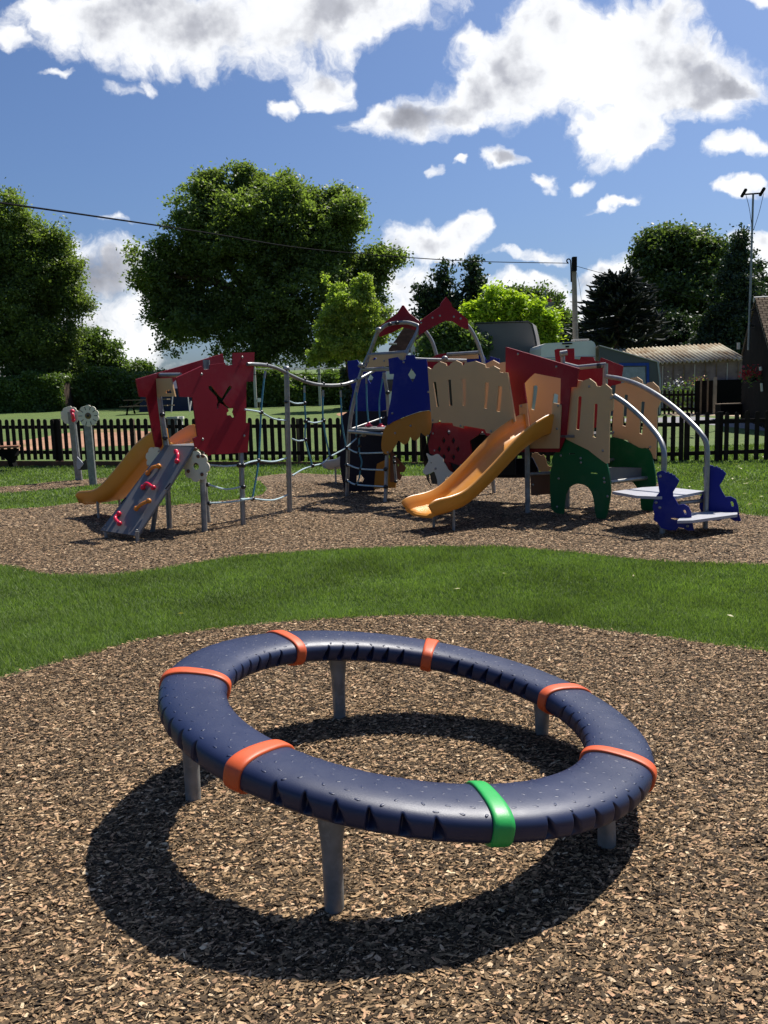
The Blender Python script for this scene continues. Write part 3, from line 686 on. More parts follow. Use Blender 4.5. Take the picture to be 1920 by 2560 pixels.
# blue tower hoops
tubes('hoop', 'steel', castle, [(-.59, 13.52, -.05)] + pth(C3, [(130, 1480), (200, 1100), (260, 880), (340, 700), (400, 540), (440, 490), (500, 445), (590, 424), (700, 420), (780, 440), (815, 465)], [13.4, 13.3, 13.25, 13.2, 13.15, 13.1, 13.1, 13.05, 13.0, 12.95, 12.9]) + pth(C3, [(790, 540), (730, 650), (680, 760), (620, 1000), (520, 1500)], [12.88, 12.85, 12.8, 12.75, 12.7]) + [(.02, 12.62, -.05)], .03, 12, 5)
tubes('hoop', 'steel', castle, pth(C3, [(845, 470), (890, 515), (945, 600), (985, 720), (1010, 850), (1040, 1300)], [13.9] * 6) + [(1.30, 14.0, -.05)], .03, 12, 4)
tubes('hoop', 'steel', castle, pth(C3, [(1290, 440), (1330, 490), (1385, 590), (1425, 700), (1460, 850), (1480, 1200)], [13.3] * 6) + [(1.75, 13.3, -.05)], .03, 12, 4)
for x, y, Y in ((425, 490, 13.1), (250, 845, 13.2)):
    mb = MB(); mb.ball(cp(C3, x, y, Y), .055, 12, 8, (1, 1, .7)); obj('clamp', mb, 'steel', castle, smooth=True)
for x, y in ((530, 437), (600, 424), (735, 428)): joint(castle, cp(C3, x, y, 13.0), .036)
pG1 = Plane((-.2, 13.3), (.8, -.35)); pG2 = Plane((.55, 12.85), (.95, .25))
panel('roof_gable', 'red', castle, pG1, C3, [(395, 468), (590, 325), (640, 248), (655, 248), (710, 325), (740, 350), (820, 412), (815, 530), (760, 490), (640, 465), (530, 520), (415, 562)], off=-.05)
panel('roof_gable', 'red', castle, pG2, C3, [(818, 412), (1025, 262), (1030, 235), (1085, 168), (1140, 238), (1140, 262), (1300, 392), (1305, 492), (1240, 470), (1150, 410), (1080, 403), (960, 460), (815, 548)], off=.02, bolts=[(948, 375), (1020, 355), (1158, 365), (1225, 382), (835, 425)])
tubes('cross_bar', 'steel', castle, pth(C3, [(320, 740), (715, 710)], [13.2, 12.85]), .028)
tubes('cross_bar', 'steel', castle, pth(C3, [(262, 885), (545, 880)], [13.25, 12.8]), .030)
tubes('cross_bar', 'steel', castle, pth(C3, [(1100, 735), (1420, 715)], [13.8, 13.4]), .028)
pBt = Plane((-.40, 13.24), (.61, -.60))
panel('board', 'beige', castle, pBt, C3, [(295, 866), (340, 748), (690, 722), (660, 790), (560, 770), (520, 850)], [[(358, 785), (365, 768), (398, 766), (400, 776), (380, 790), (362, 792)]], off=.0, bolts=[(318, 808), (476, 800)])
panel('board', 'beige', castle, Plane((1.2, 13.6), (.9, -.2)), C3, [(1105, 755), (1400, 735), (1410, 775), (1130, 785)], off=0)
# far blue panel
pBf = Plane((-.35, 14.5), (.93, -.36))
panel('tower_panel', 'blue', castle, pBf, C2, [(890, 606), (970, 595), (988, 625), (1030, 620), (1035, 585), (1120, 575), (1210, 690), (1212, 1010), (1100, 1040), (890, 1115), (905, 1000), (935, 850), (900, 735)], [[(1058, 752), (1080, 712), (1106, 742), (1082, 795)]], label='far blue tower panel with a diamond opening')
panel('tower_panel', 'beige', castle, pBf, C2, [(1140, 1025), (1225, 1005), (1225, 1075), (1100, 1100)], off=-.03)
# deck of the blue tower
dk = [ (-.50, 13.35), (-.02, 12.66), (.72, 13.1), (.15, 14.2)]
mb = MB(); mb.prism(dk, [], lambda a, b, w: Vector((a, b, 1.06 + w)), .03); obj('deck', mb, 'deck', castle)
tubes('deck_edge', 'steel', castle, pth(C2, [(905, 1190), (1195, 1215)], [13.25, 12.62]), .028)
tubes('deck_edge', 'steel', castle, pth(C2, [(925, 1168), (1225, 1062)], [13.4, 14.0]), .014)
tubes('post', 'steel', castle, pth(C2, [(1195, 700), (1222, 880), (1232, 1060)], [13.6, 13.6, 13.7]), .028)
joint(castle, cp(C2, 1225, 868, 13.55), .04); 
for x, y in ((932, 1035), (890, 1330), (888, 1468), (888, 1600)): joint(castle, cp(C2, x, y, 13.4), .036)
for x, y in ((1208, 1370), (1208, 1502), (1210, 1648)): joint(castle, cp(C2, x, y, 12.62), .038)
for pts in (((895, 1330), (985, 1368), (1185, 1366)), ((895, 1465), (1000, 1500), (1195, 1510)), ((895, 1600), (970, 1632), (1200, 1648))):
    ps = [at(*P(C2, x, y), float(np.interp(x, [895, 1200], [13.35, 12.66]))) for x, y in pts]; tubes('net_rope', 'rope_pale', castle, ps, .0125, 8, 6)
for pts in (((988, 1240), (990, 1370)), ((990, 1370), (1010, 1440), (1000, 1500)), ((1000, 1500), (990, 1570), (968, 1632))):
    ps = [at(*P(C2, x, y), float(np.interp(x, [895, 1200], [13.35, 12.66]))) for x, y in pts]; tubes('net_rope', 'rope', castle, ps, .0125, 8, 6)
for x, y in ((985, 1368), (1000, 1500), (968, 1632), (990, 1310)): joint(castle, at(*P(C2, x, y), float(np.interp(x, [895, 1200], [13.35, 12.66]))), .03)
# dark crawl panels below the blue tower
pD = Plane((-.45, 14.1), (.92, -.30))
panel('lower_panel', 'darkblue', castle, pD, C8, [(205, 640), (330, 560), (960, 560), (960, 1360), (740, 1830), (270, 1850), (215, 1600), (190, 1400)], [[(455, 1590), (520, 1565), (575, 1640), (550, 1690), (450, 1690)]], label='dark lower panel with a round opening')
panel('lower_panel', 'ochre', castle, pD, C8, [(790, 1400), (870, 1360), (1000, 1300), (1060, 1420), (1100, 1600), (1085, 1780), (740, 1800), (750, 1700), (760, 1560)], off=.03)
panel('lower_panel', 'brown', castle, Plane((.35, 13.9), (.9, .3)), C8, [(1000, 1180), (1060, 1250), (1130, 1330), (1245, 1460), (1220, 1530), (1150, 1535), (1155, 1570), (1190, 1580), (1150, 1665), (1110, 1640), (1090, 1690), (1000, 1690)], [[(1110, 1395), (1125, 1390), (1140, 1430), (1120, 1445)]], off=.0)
tubes('post', 'steel', castle, pth(C8, [(1050, 1300), (1085, 1690)], [13.7, 13.7]), .022)
for y in (1300, 1380, 1685): joint(castle, cp(C8, 1060 + (y > 1500) * 25, y, 13.66), .03)
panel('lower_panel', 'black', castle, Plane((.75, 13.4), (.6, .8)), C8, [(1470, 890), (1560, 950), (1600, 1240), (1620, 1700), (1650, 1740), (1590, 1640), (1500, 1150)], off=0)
# far grey slide
mb = MB(); g0 = at(720, 1150, 16.2)
sl = slide(castle, (.05, 14.6), (-.70, .85), 1.5, .72, .30, .42, .2, .12); sl.data.materials.clear(); sl.data.materials.append(M['tread']); sl['label'] = 'short grey slide on the far side'
# near blue tower panel with ochre feathers
pB = Plane((-.02, 12.58), (.75, -.14))
panel('tower_panel', 'blue', castle, pB, C3, [(520, 778), (612, 760), (640, 792), (662, 795), (692, 785), (693, 745), (775, 740), (785, 765), (795, 788), (895, 782), (908, 860), (916, 900), (945, 1285), (830, 1297), (700, 1342), (560, 1402), (520, 1432), (510, 1410), (520, 1300), (545, 1180), (575, 928), (532, 930)], [[(714, 935), (748, 874), (792, 938), (760, 1012)]], off=.03, bolts=[(672, 812), (915, 1105), (560, 1315)], label='near blue tower panel with a diamond opening')
panel('wing_panel', 'ochre', castle, pB, C3, [(500, 1432), (600, 1385), (700, 1345), (830, 1300), (948, 1286), (955, 1340), (945, 1430), (935, 1500), (905, 1548), (868, 1535), (838, 1500), (822, 1560), (785, 1590), (745, 1570), (735, 1540), (718, 1600), (680, 1628), (645, 1610), (618, 1575), (590, 1640), (545, 1695), (505, 1724), (465, 1708), (446, 1650), (455, 1550), (475, 1475)], off=.012, smooth=1, bolts=[(738, 1440), (585, 1512), (512, 1702), (935, 1293), (908, 1540)])
# front battlement wall (bridge)
pW = Plane((.66, 12.4), (1.05, -1.4))
wall_o = [(45, 385), (75, 405), (95, 402), (110, 372), (165, 330), (225, 352), (232, 375), (260, 372), (275, 350), (325, 320), (380, 345), (385, 365), (405, 365), (412, 345), (515, 326), (612, 362), (620, 390), (655, 395), (672, 382), (700, 374), (755, 405), (758, 435), (790, 442), (808, 440), (835, 442), (912, 920), (850, 1000), (775, 1045), (700, 1020), (700, 1050), (625, 1035), (610, 1000), (425, 968), (400, 965), (395, 990), (300, 965), (290, 938), (180, 935), (170, 910), (150, 910), (145, 935), (85, 938)]
win = lambda a, b, c_, d_: [a, b, c_, d_]
panel('battlement_wall', 'beige', castle, pW, C4, wall_o, [[(97, 532), (128, 532), (160, 775), (135, 780)], [(240, 510), (275, 510), (292, 765), (260, 768)], [(380, 505), (424, 507), (424, 765), (394, 768)], [(615, 537), (655, 540), (630, 795), (604, 792)], [(745, 573), (785, 578), (762, 828), (724, 822)]], off=.02, bolts=[(97, 912), (373, 966), (672, 1020)], label='sand coloured wall with five slit windows')
pWb = Plane((.66 + .62, 12.4 + .5), (1.05, -1.4))
panel('battlement_wall', 'beige', castle, pWb, C4, [(400, 360), (500, 350), (610, 352), (680, 316), (745, 352), (752, 342), (810, 334), (880, 360), (900, 900), (360, 860), (345, 500)], off=0)
panel('crenel_panel', 'blue', castle, Plane((1.0, 13.8), (.9, -.4)), C4, [(400, 306), (500, 306), (520, 265), (590, 272), (612, 316), (645, 318), (655, 282), (745, 305), (748, 420), (400, 420)])
panel('crenel_panel', 'red', castle, Plane((.6, 13.9), (.9, -.1)), C4, [(-120, 330), (10, 335), (60, 300), (132, 262), (235, 246), (262, 300), (400, 310), (400, 420), (-120, 420)])
tubes('top_rail', 'steel', castle, pth(C4, [(-110, 305), (0, 312), (200, 318), (420, 322)], [12.9, 12.9, 12.9, 12.9]), .026)
mb = MB(); mb.ball(cp(C4, 205, 300, 12.85), .05, 12, 8, (1, 1, .8)); obj('clamp', mb, 'steel', castle, smooth=True)
# lower red wall with diamonds and house opening
dia = lambda x, y, w=20, h=36: [(x, y - h), (x + w, y), (x, y + h), (x - w, y)]
pWl = Plane((.66, 12.44), (1.05, -1.4))
panel('lower_wall', 'red', castle, pWl, C4, [(85, 930), (200, 920), (420, 950), (775, 1020), (900, 1000), (900, 1110), (700, 1480), (420, 1500), (280, 1440), (180, 1290), (45, 1240), (30, 1150)], [dia(231, 1030), dia(184, 1112), dia(278, 1112), dia(138, 1195), dia(231, 1195), dia(323, 1195), dia(184, 1275), dia(280, 1275), dia(233, 1358), [(438, 1112), (520, 1060), (560, 1015), (600, 1060), (690, 1105), (480, 1262), (465, 1262)]], off=-.02, bolts=[(80, 1042), (95, 1212), (355, 1357)], label='dark red lower wall with diamond holes')
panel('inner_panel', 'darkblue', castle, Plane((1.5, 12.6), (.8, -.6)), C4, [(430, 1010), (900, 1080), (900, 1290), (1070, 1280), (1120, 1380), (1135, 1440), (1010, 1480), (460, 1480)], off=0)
panel('lower_wall', 'darkblue', castle, pWb, C4, [(20, 935), (430, 960), (900, 1000), (900, 1450), (420, 1470), (240, 1420), (60, 1250)], off=0, label='dark sheet added as shade behind the diamond holes')  # added dark backing, its colour stands in for shade behind the diamond holes
mb = MB(); qa, qb = Vector((.70, 12.44, 0)), Vector((1.66, 11.2, 0)); qo = Vector((.60, .48, 0)); mb.prism([(v.x, v.y) for v in (qa, qb, qb + qo, qa + qo)], [], lambda a, b, w: Vector((a, b, 1.02 + w)), .03); obj('deck', mb, 'deck', castle)  # bridge deck, added to cast shade on the space behind the holes
# pony
pH = Plane((.62, 11.75), (.9, -.35))
panel('pony_panel', 'cream', castle, pH, C3, [(888, 1712), (900, 1710), (930, 1738), (960, 1735), (985, 1718), (1012, 1720), (1032, 1745), (1060, 1765), (1062, 1800), (1085, 1830), (1108, 1880), (1160, 1908), (1240, 1925), (1320, 1940), (1320, 2100), (1180, 2100), (1100, 2080), (1004, 2080), (1002, 1990), (985, 1930), (968, 1885), (930, 1912), (885, 1925), (858, 1905), (858, 1880), (885, 1835), (915, 1790), (905, 1750)], [[(928, 1805), (938, 1798), (948, 1806), (938, 1816)], [(1072, 1960), (1100, 1938), (1135, 1965), (1140, 2000), (1110, 2020), (1080, 2010)]], smooth=1, hsmooth=1, bolts=[(983, 1862)], label='cream pony-shaped panel')
panel('pony_leg', 'black', castle, Plane((.70, 11.95), (.9, -.35)), C3, [(925, 1915), (970, 1890), (1000, 1960), (1004, 2015), (945, 2012), (935, 1960)])
# red gable with doorway
pE = Plane((1.64, 11.45), (.63, -.777)); nI = Vector((.777, .63, 0))
panel('gable_panel', 'red', castle, pE, C4, [(805, 188), (820, 190), (1530, 400), (1500, 582), (1446, 586), (1400, 1060), (1385, 1100), (1345, 1190), (1330, 1225), (960, 1225), (912, 930), (835, 440), (805, 438)], [[(985, 545), (1030, 497), (1085, 446), (1350, 498), (1345, 760), (1310, 1010), (1052, 1035)]], off=0., bolts=[(930, 257), (1308, 382)], label='large dark red gable panel around the slide doorway')
panel('slide_surround', 'beige', castle, pE, C4, [(950, 758), (1026, 742), (1034, 850), (1056, 1042), (1262, 1042), (1280, 745), (1290, 738), (1352, 752), (1365, 765), (1340, 1188), (970, 1188), (955, 900)], off=.024, bolts=[(970, 772), (1336, 770), (1325, 995)])
pIn = Plane(((pE.p + nI * .85).x, (pE.p + nI * .85).y), (.63, -.777))
panel('inner_panel', 'beige', castle, pIn, C4, [(970, 470), (1085, 440), (1420, 480), (1420, 1000), (970, 1010)], [[(1078, 575), (1088, 566), (1112, 568), (1122, 580), (1108, 700), (1090, 812), (1056, 800)], [(1278, 650), (1290, 645), (1325, 660), (1318, 740), (1282, 872), (1256, 866), (1265, 745)]], label='sunlit sand panel seen through the doorway')
mb = MB(); q0 = pE.p + pE.d * -.05; q1 = pE.p + pE.d * 1.15
mb.prism([(q0.x, q0.y), (q1.x, q1.y), ((q1 + nI * .85).x, (q1 + nI * .85).y), ((q0 + nI * .85).x, (q0 + nI * .85).y)], [], lambda a, b, w: Vector((a, b, 1.0 + w)), .03); obj('deck', mb, 'deck', castle)
tubes('post', 'leg_steel', castle, [(1.89, 11.04, -.05), (1.89, 11.06, 1.0)], .034)
tubes('post', 'leg_steel', castle, [(2.51, 11.5, -.05), (2.51, 11.5, 1.0)], .034)
slide(castle, (2.02, 10.95), (-.79, -.62), 2.02, 1.05, .235, .45, .24, .17)
# odd pieces under the deck
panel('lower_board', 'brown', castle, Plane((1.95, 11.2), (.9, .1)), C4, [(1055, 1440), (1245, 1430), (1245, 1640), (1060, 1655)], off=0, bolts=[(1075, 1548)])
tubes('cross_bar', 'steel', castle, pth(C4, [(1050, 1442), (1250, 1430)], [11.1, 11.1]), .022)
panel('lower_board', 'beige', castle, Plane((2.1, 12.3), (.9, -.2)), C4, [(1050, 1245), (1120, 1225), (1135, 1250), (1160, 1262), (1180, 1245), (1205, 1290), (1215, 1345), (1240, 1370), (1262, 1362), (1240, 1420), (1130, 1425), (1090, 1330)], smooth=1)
# back battlements in red
pK = Plane((2.3, 12.7), (.9, -.45))
panel('back_panel', 'red', castle, pK, C5, [(132, 100), (150, 92), (272, 88), (274, 165), (312, 168), (322, 148), (410, 150), (420, 178), (458, 182), (462, 155), (470, 156), (625, 215), (605, 350), (545, 352), (470, 420), (470, 640), (290, 700), (240, 600), (150, 300)], label='red rear battlement panel')
tubes('top_rail', 'steel', castle, pth(C5, [(190, 118), (193, 195)], [12.2, 12.2]), .032)
mb = MB(); mb.tube(pth(C5, [(172, 128), (222, 118)], [12.15, 12.15]), .04, 12); obj('clamp', mb, 'steel', castle, auto=40)
tubes('top_rail', 'steel', castle, pth(C5, [(205, 202), (300, 226), (500, 206)], [12.1, 11.9, 11.7]), .033)
mb = MB(); mb.tube(pth(C5, [(438, 214), (460, 211)], [11.72, 11.7]), .037, 12); obj('clamp', mb, 'black', castle, auto=40)
tubes('post', 'steel', castle, pth(C5, [(497, 197), (494, 360), (490, 700)], [11.7, 11.7, 11.75]), .036)
# stair side walls: near and far, sand above green elephants
pS = Plane((2.25, 10.77), (.70, -.71)); pT = Plane((2.25 + .62, 10.77 + .72), (.70, -.71))
panel('stair_wall', 'beige', castle, pS, C5, [(245, 370), (285, 360), (292, 322), (300, 314), (338, 322), (388, 303), (430, 335), (440, 358), (470, 362), (478, 350), (503, 342), (546, 380), (545, 415), (562, 425), (557, 530), (535, 540), (528, 780), (526, 906), (508, 912), (450, 870), (380, 815), (218, 735)], [[(305, 436), (312, 431), (328, 431), (333, 438), (315, 672), (292, 666)], [(422, 488), (430, 482), (445, 486), (447, 492), (434, 727), (412, 720)]], off=.02, bolts=[(387, 362), (545, 445), (235, 713), (484, 820)], label='near sand stair wall with two slit windows')
ele = [(190, 735), (208, 722), (225, 745), (300, 768), (370, 800), (430, 842), (448, 828), (472, 832), (490, 856), (496, 890), (512, 930), (526, 1000), (534, 1080), (532, 1140), (520, 1210), (506, 1290), (482, 1318), (440, 1310), (428, 1290), (416, 1210), (408, 1150), (388, 1098), (345, 1062), (290, 1055), (243, 1075), (214, 1120), (203, 1180), (200, 1272), (175, 1274), (110, 1252), (104, 1180), (98, 1080), (103, 950), (120, 920), (108, 890), (135, 830), (182, 795)]
panel('elephant_panel', 'green', castle, pS, C5, ele, [[(232, 838), (278, 840), (278, 847), (232, 845)], [(388, 975), (442, 980), (442, 987), (388, 983)]], off=.0, smooth=1, bolts=[(178, 855), (320, 875), (322, 905), (163, 1020), (487, 1017), (490, 1045), (151, 1222), (512, 1147), (464, 860), (200, 722)], label='near green elephant-shaped panel')
panel('stair_wall', 'beige', castle, pT, C5, [(565, 350), (580, 345), (665, 322), (668, 302), (715, 292), (752, 318), (757, 345), (782, 352), (790, 335), (828, 328), (870, 366), (880, 400), (886, 470), (862, 515), (856, 700), (850, 882), (822, 872), (800, 800), (750, 812), (640, 745), (540, 720), (545, 560)], [[(625, 425), (632, 418), (652, 422), (636, 648), (612, 640)], [(745, 472), (753, 467), (772, 472), (753, 705), (732, 695)]], off=-.02, bolts=[(548, 690), (810, 795)], label='far sunlit sand stair wall with two slit windows')
panel('elephant_panel', 'green', castle, pT, C5, [(470, 740), (530, 722), (600, 732), (680, 770), (745, 806), (790, 798), (820, 830), (838, 900), (855, 1000), (857, 1130), (846, 1265), (752, 1262), (745, 1140), (710, 1060), (660, 1030), (600, 1045), (540, 1060), (470, 1060)], off=0, smooth=1, label='far green elephant-shaped panel')
tubes('post', 'steel', castle, pth(C5, [(512, 700), (505, 1250)], [11.35, 11.35]), .03)
for x0, x1, y0, y1, Y0, Y1, w in ((525, 650, 812, 812, 11.4, 11.6, .06), (520, 818, 945, 942, 10.6, 11.1, .05)):
    a, b = cp(C5, x0, y0, Y0), cp(C5, x1, y1, Y1); dn_ = Vector((pS.d.x, pS.d.y, 0)) * .28
    a2 = a - dn_ * .9; b2 = b - dn_ * .9
    mb = MB(); mb.add([a, b, b2 + Vector((0, 0, 0)), a2] + [p - Vector((0, 0, .16)) for p in (a, b)] + [p - Vector((0, 0, .03)) for p in (b2, a2)], [(0, 1, 2, 3), (0, 4, 5, 1), (1, 5, 6, 2), (3, 7, 4, 0), (2, 6, 7, 3), (4, 7, 6, 5)]); obj('stair_tread', mb, 'deck', castle)
tubes('cross_bar', 'steel', castle, pth(C5, [(525, 887), (652, 872)], [11.2, 11.6]), .022)
tubes('cross_bar', 'steel', castle, pth(C5, [(530, 1046), (818, 1010)], [10.5, 11.0]), .026)
def slab(name, mat, par, pts, z, th=.03):
    g = [ground(*P(C5, x, y), z) for x, y in pts]; mb = MB(); mb.prism([(p.x, p.y) for p in g], [], lambda a, b, w: Vector((a, b, z - w)), th); return obj(name, mb, mat, par)
slab('stair_tread', 'tread', castle, [(545, 1112), (760, 1082), (880, 1075), (1205, 1108), (1010, 1146), (870, 1148), (720, 1142)], .42)
slab('stair_tread', 'tread', castle, [(1060, 1265), (1245, 1255), (1440, 1262), (1440, 1275), (1120, 1318), (1010, 1320)], .20)
tubes('cross_bar', 'steel', castle, pth(C5, [(1020, 1195), (1210, 1175)], [9.35, 9.5]), .022)
# blue bird panels at the stair foot
pN = Plane((3.04, 9.16), (.42, -.20)); pFr = Plane((3.61, 9.42), (.42, -.20))
panel('bird_panel', 'blue', castle, pN, C5, [(866, 975), (880, 968), (900, 962), (925, 966), (932, 975), (950, 968), (957, 980), (975, 978), (980, 990), (998, 992), (1000, 1003), (1028, 1030), (1015, 1062), (983, 1113), (985, 1140), (1008, 1178), (1022, 1205), (1060, 1198), (1095, 1218), (1112, 1255), (1117, 1310), (1126, 1345), (1133, 1385), (1092, 1386), (1060, 1370), (1022, 1362), (1003, 1384), (950, 1383), (900, 1368), (872, 1330), (845, 1312), (850, 1270), (838, 1220), (848, 1170), (868, 1135), (886, 1115), (878, 1050)], [[(1055, 1245), (1068, 1238), (1078, 1255), (1082, 1272), (1068, 1272)], [(968, 1297), (1000, 1297), (1036, 1305), (1036, 1313), (1000, 1311), (970, 1305)]], off=.05, bolts=[(893, 998), (864, 1186), (890, 1222), (1087, 1355)], label='near blue bird-shaped panel')
panel('bird_panel', 'blue', castle, pFr, C5, [(1193, 940), (1240, 925), (1262, 930), (1270, 940), (1290, 934), (1300, 946), (1315, 945), (1320, 958), (1332, 960), (1358, 988), (1335, 1035), (1310, 1075), (1330, 1115), (1352, 1155), (1390, 1151), (1428, 1172), (1445, 1220), (1450, 1280), (1465, 1328), (1420, 1328), (1372, 1302), (1300, 1328), (1260, 1316), (1190, 1292), (1165, 1230), (1170, 1160), (1200, 1110)], [[(1388, 1192), (1400, 1185), (1412, 1200), (1412, 1222), (1398, 1225)]], off=-.045, label='far blue bird-shaped panel')
rl = crm([at(*P(C5, 562, 430), 10.1), at(*P(C5, 640, 482), 9.95), at(*P(C5, 740, 568), 9.75), at(*P(C5, 830, 662), 9.5), at(*P(C5, 890, 745), 9.3), at(*P(C5, 914, 830), 9.2), at(*P(C5, 915, 960), 9.18), Vector((3.04, 9.16, -.05))], 6)
mb = MB(); mb.tube(rl, .030, 12); obj('handrail', mb, 'steel', castle, auto=40)
rl = crm([at(*P(C5, 505, 290), 11.65), at(*P(C5, 620, 310), 11.2), at(*P(C5, 740, 352), 10.8), at(*P(C5, 870, 425), 10.35), at(*P(C5, 1000, 522), 10.0), at(*P(C5, 1110, 622), 9.7), at(*P(C5, 1190, 712), 9.5), at(*P(C5, 1222, 800), 9.45), at(*P(C5, 1222, 1000), 9.43), Vector((3.61, 9.42, -.05))], 6)
mb = MB(); mb.tube(rl, .030, 12); obj('handrail', mb, 'steel', castle, auto=40)

# ------------------------------------------------------------------ flower posts with hanging scoop
def flower_post(base, u, v, uc, vc, rpx, Y, label, plain=False):
    t = thing('flower_post', (base[0], base[1], 0), label, 'play post', 'grey posts with flower heads')
    top = at(u, v, Y); b = Vector((base[0], base[1], -.05))
    d = (top - b); w = .066; mb = MB()
    mb.add([p + Vector((sx * w, sy * .035, 0)) for p in (b, top) for sx, sy in ((-1, -1), (1, -1), (1, 1), (-1, 1))], [(0, 1, 2, 3), (4, 7, 6, 5), (0, 4, 5, 1), (1, 5, 6, 2), (2, 6, 7, 3), (3, 7, 4, 0)])
    obj('post', mb, 'leg_steel', t)
    pl = Plane((top.x, Y + (.06 if plain else -.05)), (1, .0)); c, rad, ol = flower_outline(pl, uc, vc, rpx, 10, .11)
    f3 = lambda a, b_, w_: pl.p + pl.d * a + Vector((0, 0, b_)) + pl.n * (-w_)
    mb = MB(); mb.prism(ol, [], f3, .03); fo = obj('flower_head', mb, 'cream', t)
    if not plain:
        for k in range(10):
            a = 2 * math.pi * k / 10; m = MB(); m.tube([f3(c[0] + rad * .88 * math.cos(a), c[1] + rad * .88 * math.sin(a), -.003), f3(c[0] + rad * .55 * math.cos(a), c[1] + rad * .55 * math.sin(a), -.003)], .006, 6); obj('petal_line', m, 'black', fo)
        m = MB(); m.ball(f3(c[0], c[1], -.005), rad * .30, 16, 6, (1, .2, 1)); obj('flower_eye', m, 'pot_eye', fo, smooth=True)
        m = MB(); m.ball(f3(c[0], c[1], -.02), rad * .13, 12, 6, (1, .3, 1)); obj('eye_hole', m, 'black', fo, smooth=True)
    return t
fpost = flower_post((-6.33, 17.62), *P(C7, 985, 440), *P(C7, 965, 490), 23.5, 17.5, 'grey post with plain cream flower back, red grip and hanging chain', True)
mb = MB(); mb.tube(crm([cp(C7, 985, 430, 17.3), cp(C7, 1005, 490, 17.2), cp(C7, 1018, 560, 17.3)], 5), .035, 10); mb.ball(cp(C7, 1000, 435, 17.25), .05); mb.ball(cp(C7, 1015, 555, 17.25), .04); obj('hand_hold', mb, 'hold_red', fpost, smooth=True)
mb = MB()
for k in range(9): 
    p_ = cp(C7, 1025 + k * 2, 590 + k * 22, 17.3); mb.tube([p_ + Vector((0, 0, .02)), p_ - Vector((0, 0, .02))], .011, 6)
mb.tube([cp(C7, 1040, 780, 17.3), cp(C7, 1072, 1050, 17.2)], .008, 6); obj('chain', mb, 'steel', fpost)
flower_post((-5.63, 16.42), *P(C7, 1212, 600), *P(C7, 1218, 495), 27, 16.4, 'grey post topped with cream flower head with brown centre, beside the slide foot')
pSc = Plane((-6.0, 16.9), (1, .1)); sc_ = thing('scoop', (-6.0, 16.9, .55), 'small black and grey bucket scoop hanging between the two grey flower posts', 'scoop')
panel('bucket', 'black', sc_, pSc, C7, [(1066, 1060), (1120, 1150), (1190, 1095), (1212, 1240), (1086, 1248), (1064, 1180)], th=.16)
panel('bucket_face', 'tread', sc_, pSc, C7, [(1070, 1060), (1160, 1158), (1105, 1232), (1080, 1235), (1063, 1180)], th=.05, off=.03)

# ------------------------------------------------------------------ picket fences
def picket(mbv, p, t, top, w=.078, th=.02):
    n = 7; w2 = w / 2; z0 = p.z; h = top - p.z; ol = [(-w2, 0), (w2, 0)]
    ol += [(w2 * math.cos(math.pi * k / (n - 1)), h - w2 + w2 * math.sin(math.pi * k / (n - 1))) for k in range(n)]
    nn = Vector((t.y, -t.x, 0))
    mbv.prism(ol, [], lambda a, b, w_: Vector((p.x, p.y, z0 + b)) + t * a + nn * (w_), th)
def fence(name, label, b0, b1, t0, t1, sp, posts, r1, r2, mat='fence', w=.078):
    th_ = thing(name, tuple((b0 + b1) / 2), label, 'fence', 'dark picket fences'); L = (b1 - b0).length; t = Vector((b1.x - b0.x, b1.y - b0.y, 0)).normalized(); nn = Vector((t.y, -t.x, 0))
    if nn.y > 0: nn = -nn
    n = int(L / sp)
    for i in range(n + 1):
        k = i / n; mb = MB(); p = b0.lerp(b1, k) + Vector((random.uniform(-.008, .008), 0, random.uniform(-.012, .012))); picket(mb, p, (t + Vector((0, 0, random.uniform(-.012, .012)))).normalized(), t0.lerp(t1, k).z + random.uniform(-.012, .012), w); o = obj('picket', mb, mat, th_)
    for f in (r1, r2):
        a = b0.lerp(t0, f) - nn * .03; b = b1.lerp(t1, f) - nn * .03; mb = MB(); up = Vector((0, 0, .042))
        mb.add([a - up, b - up, b + up, a + up] + [p - nn * .035 for p in (a - up, b - up, b + up, a + up)], [(0, 1, 2, 3), (7, 6, 5, 4), (0, 4, 5, 1), (1, 5, 6, 2), (2, 6, 7, 3), (3, 7, 4, 0)]); obj('rail', mb, mat, th_)
    for k, hh, ww in posts:
        p = b0.lerp(b1, k); tp = t0.lerp(t1, k).z + hh; mb = MB(); mb.box((p.x - nn.x * .09, p.y - nn.y * .09, (p.z - .15 + tp) / 2), (ww, .09, tp - p.z + .15), math.atan2(t.y, t.x)); obj('post', mb, 'timber' if hh < 0 else mat, th_)
    return th_
fb0, fb1 = at(-70, 1148.6, 21.1), at(1702, 1157, 18.0); ft0, ft1 = at(-70, 1048.5, 21.1), at(1702, 1038, 18.0)
fence('picket_fence', 'long low dark brown picket fence running behind both play towers', fb0, fb1, ft0, ft1, .172, [(.138, .0, .17), (.255, -.02, .1), (.50, -.03, .1), (.66, -.03, .1), (.82, -.03, .1)], .80, .18, w=.094)
gb0, gb1 = at(1717, 1155, 17.95), at(1990, 1147, 17.5); gt0, gt1 = at(1717, 1032, 17.95), at(1990, 1024, 17.5)
fence('picket_fence', 'taller dark picket fence section at the right with a latch post', gb0, gb1, gt0, gt1, .186, [(.0, .0, .1), (.31, .0, .1)], .80, .17, w=.088)
mb = MB(); e0 = at(-90, 1160, 20.9); e1_ = at(1450, 1166, 18.25); d_ = (e1_ - e0); 
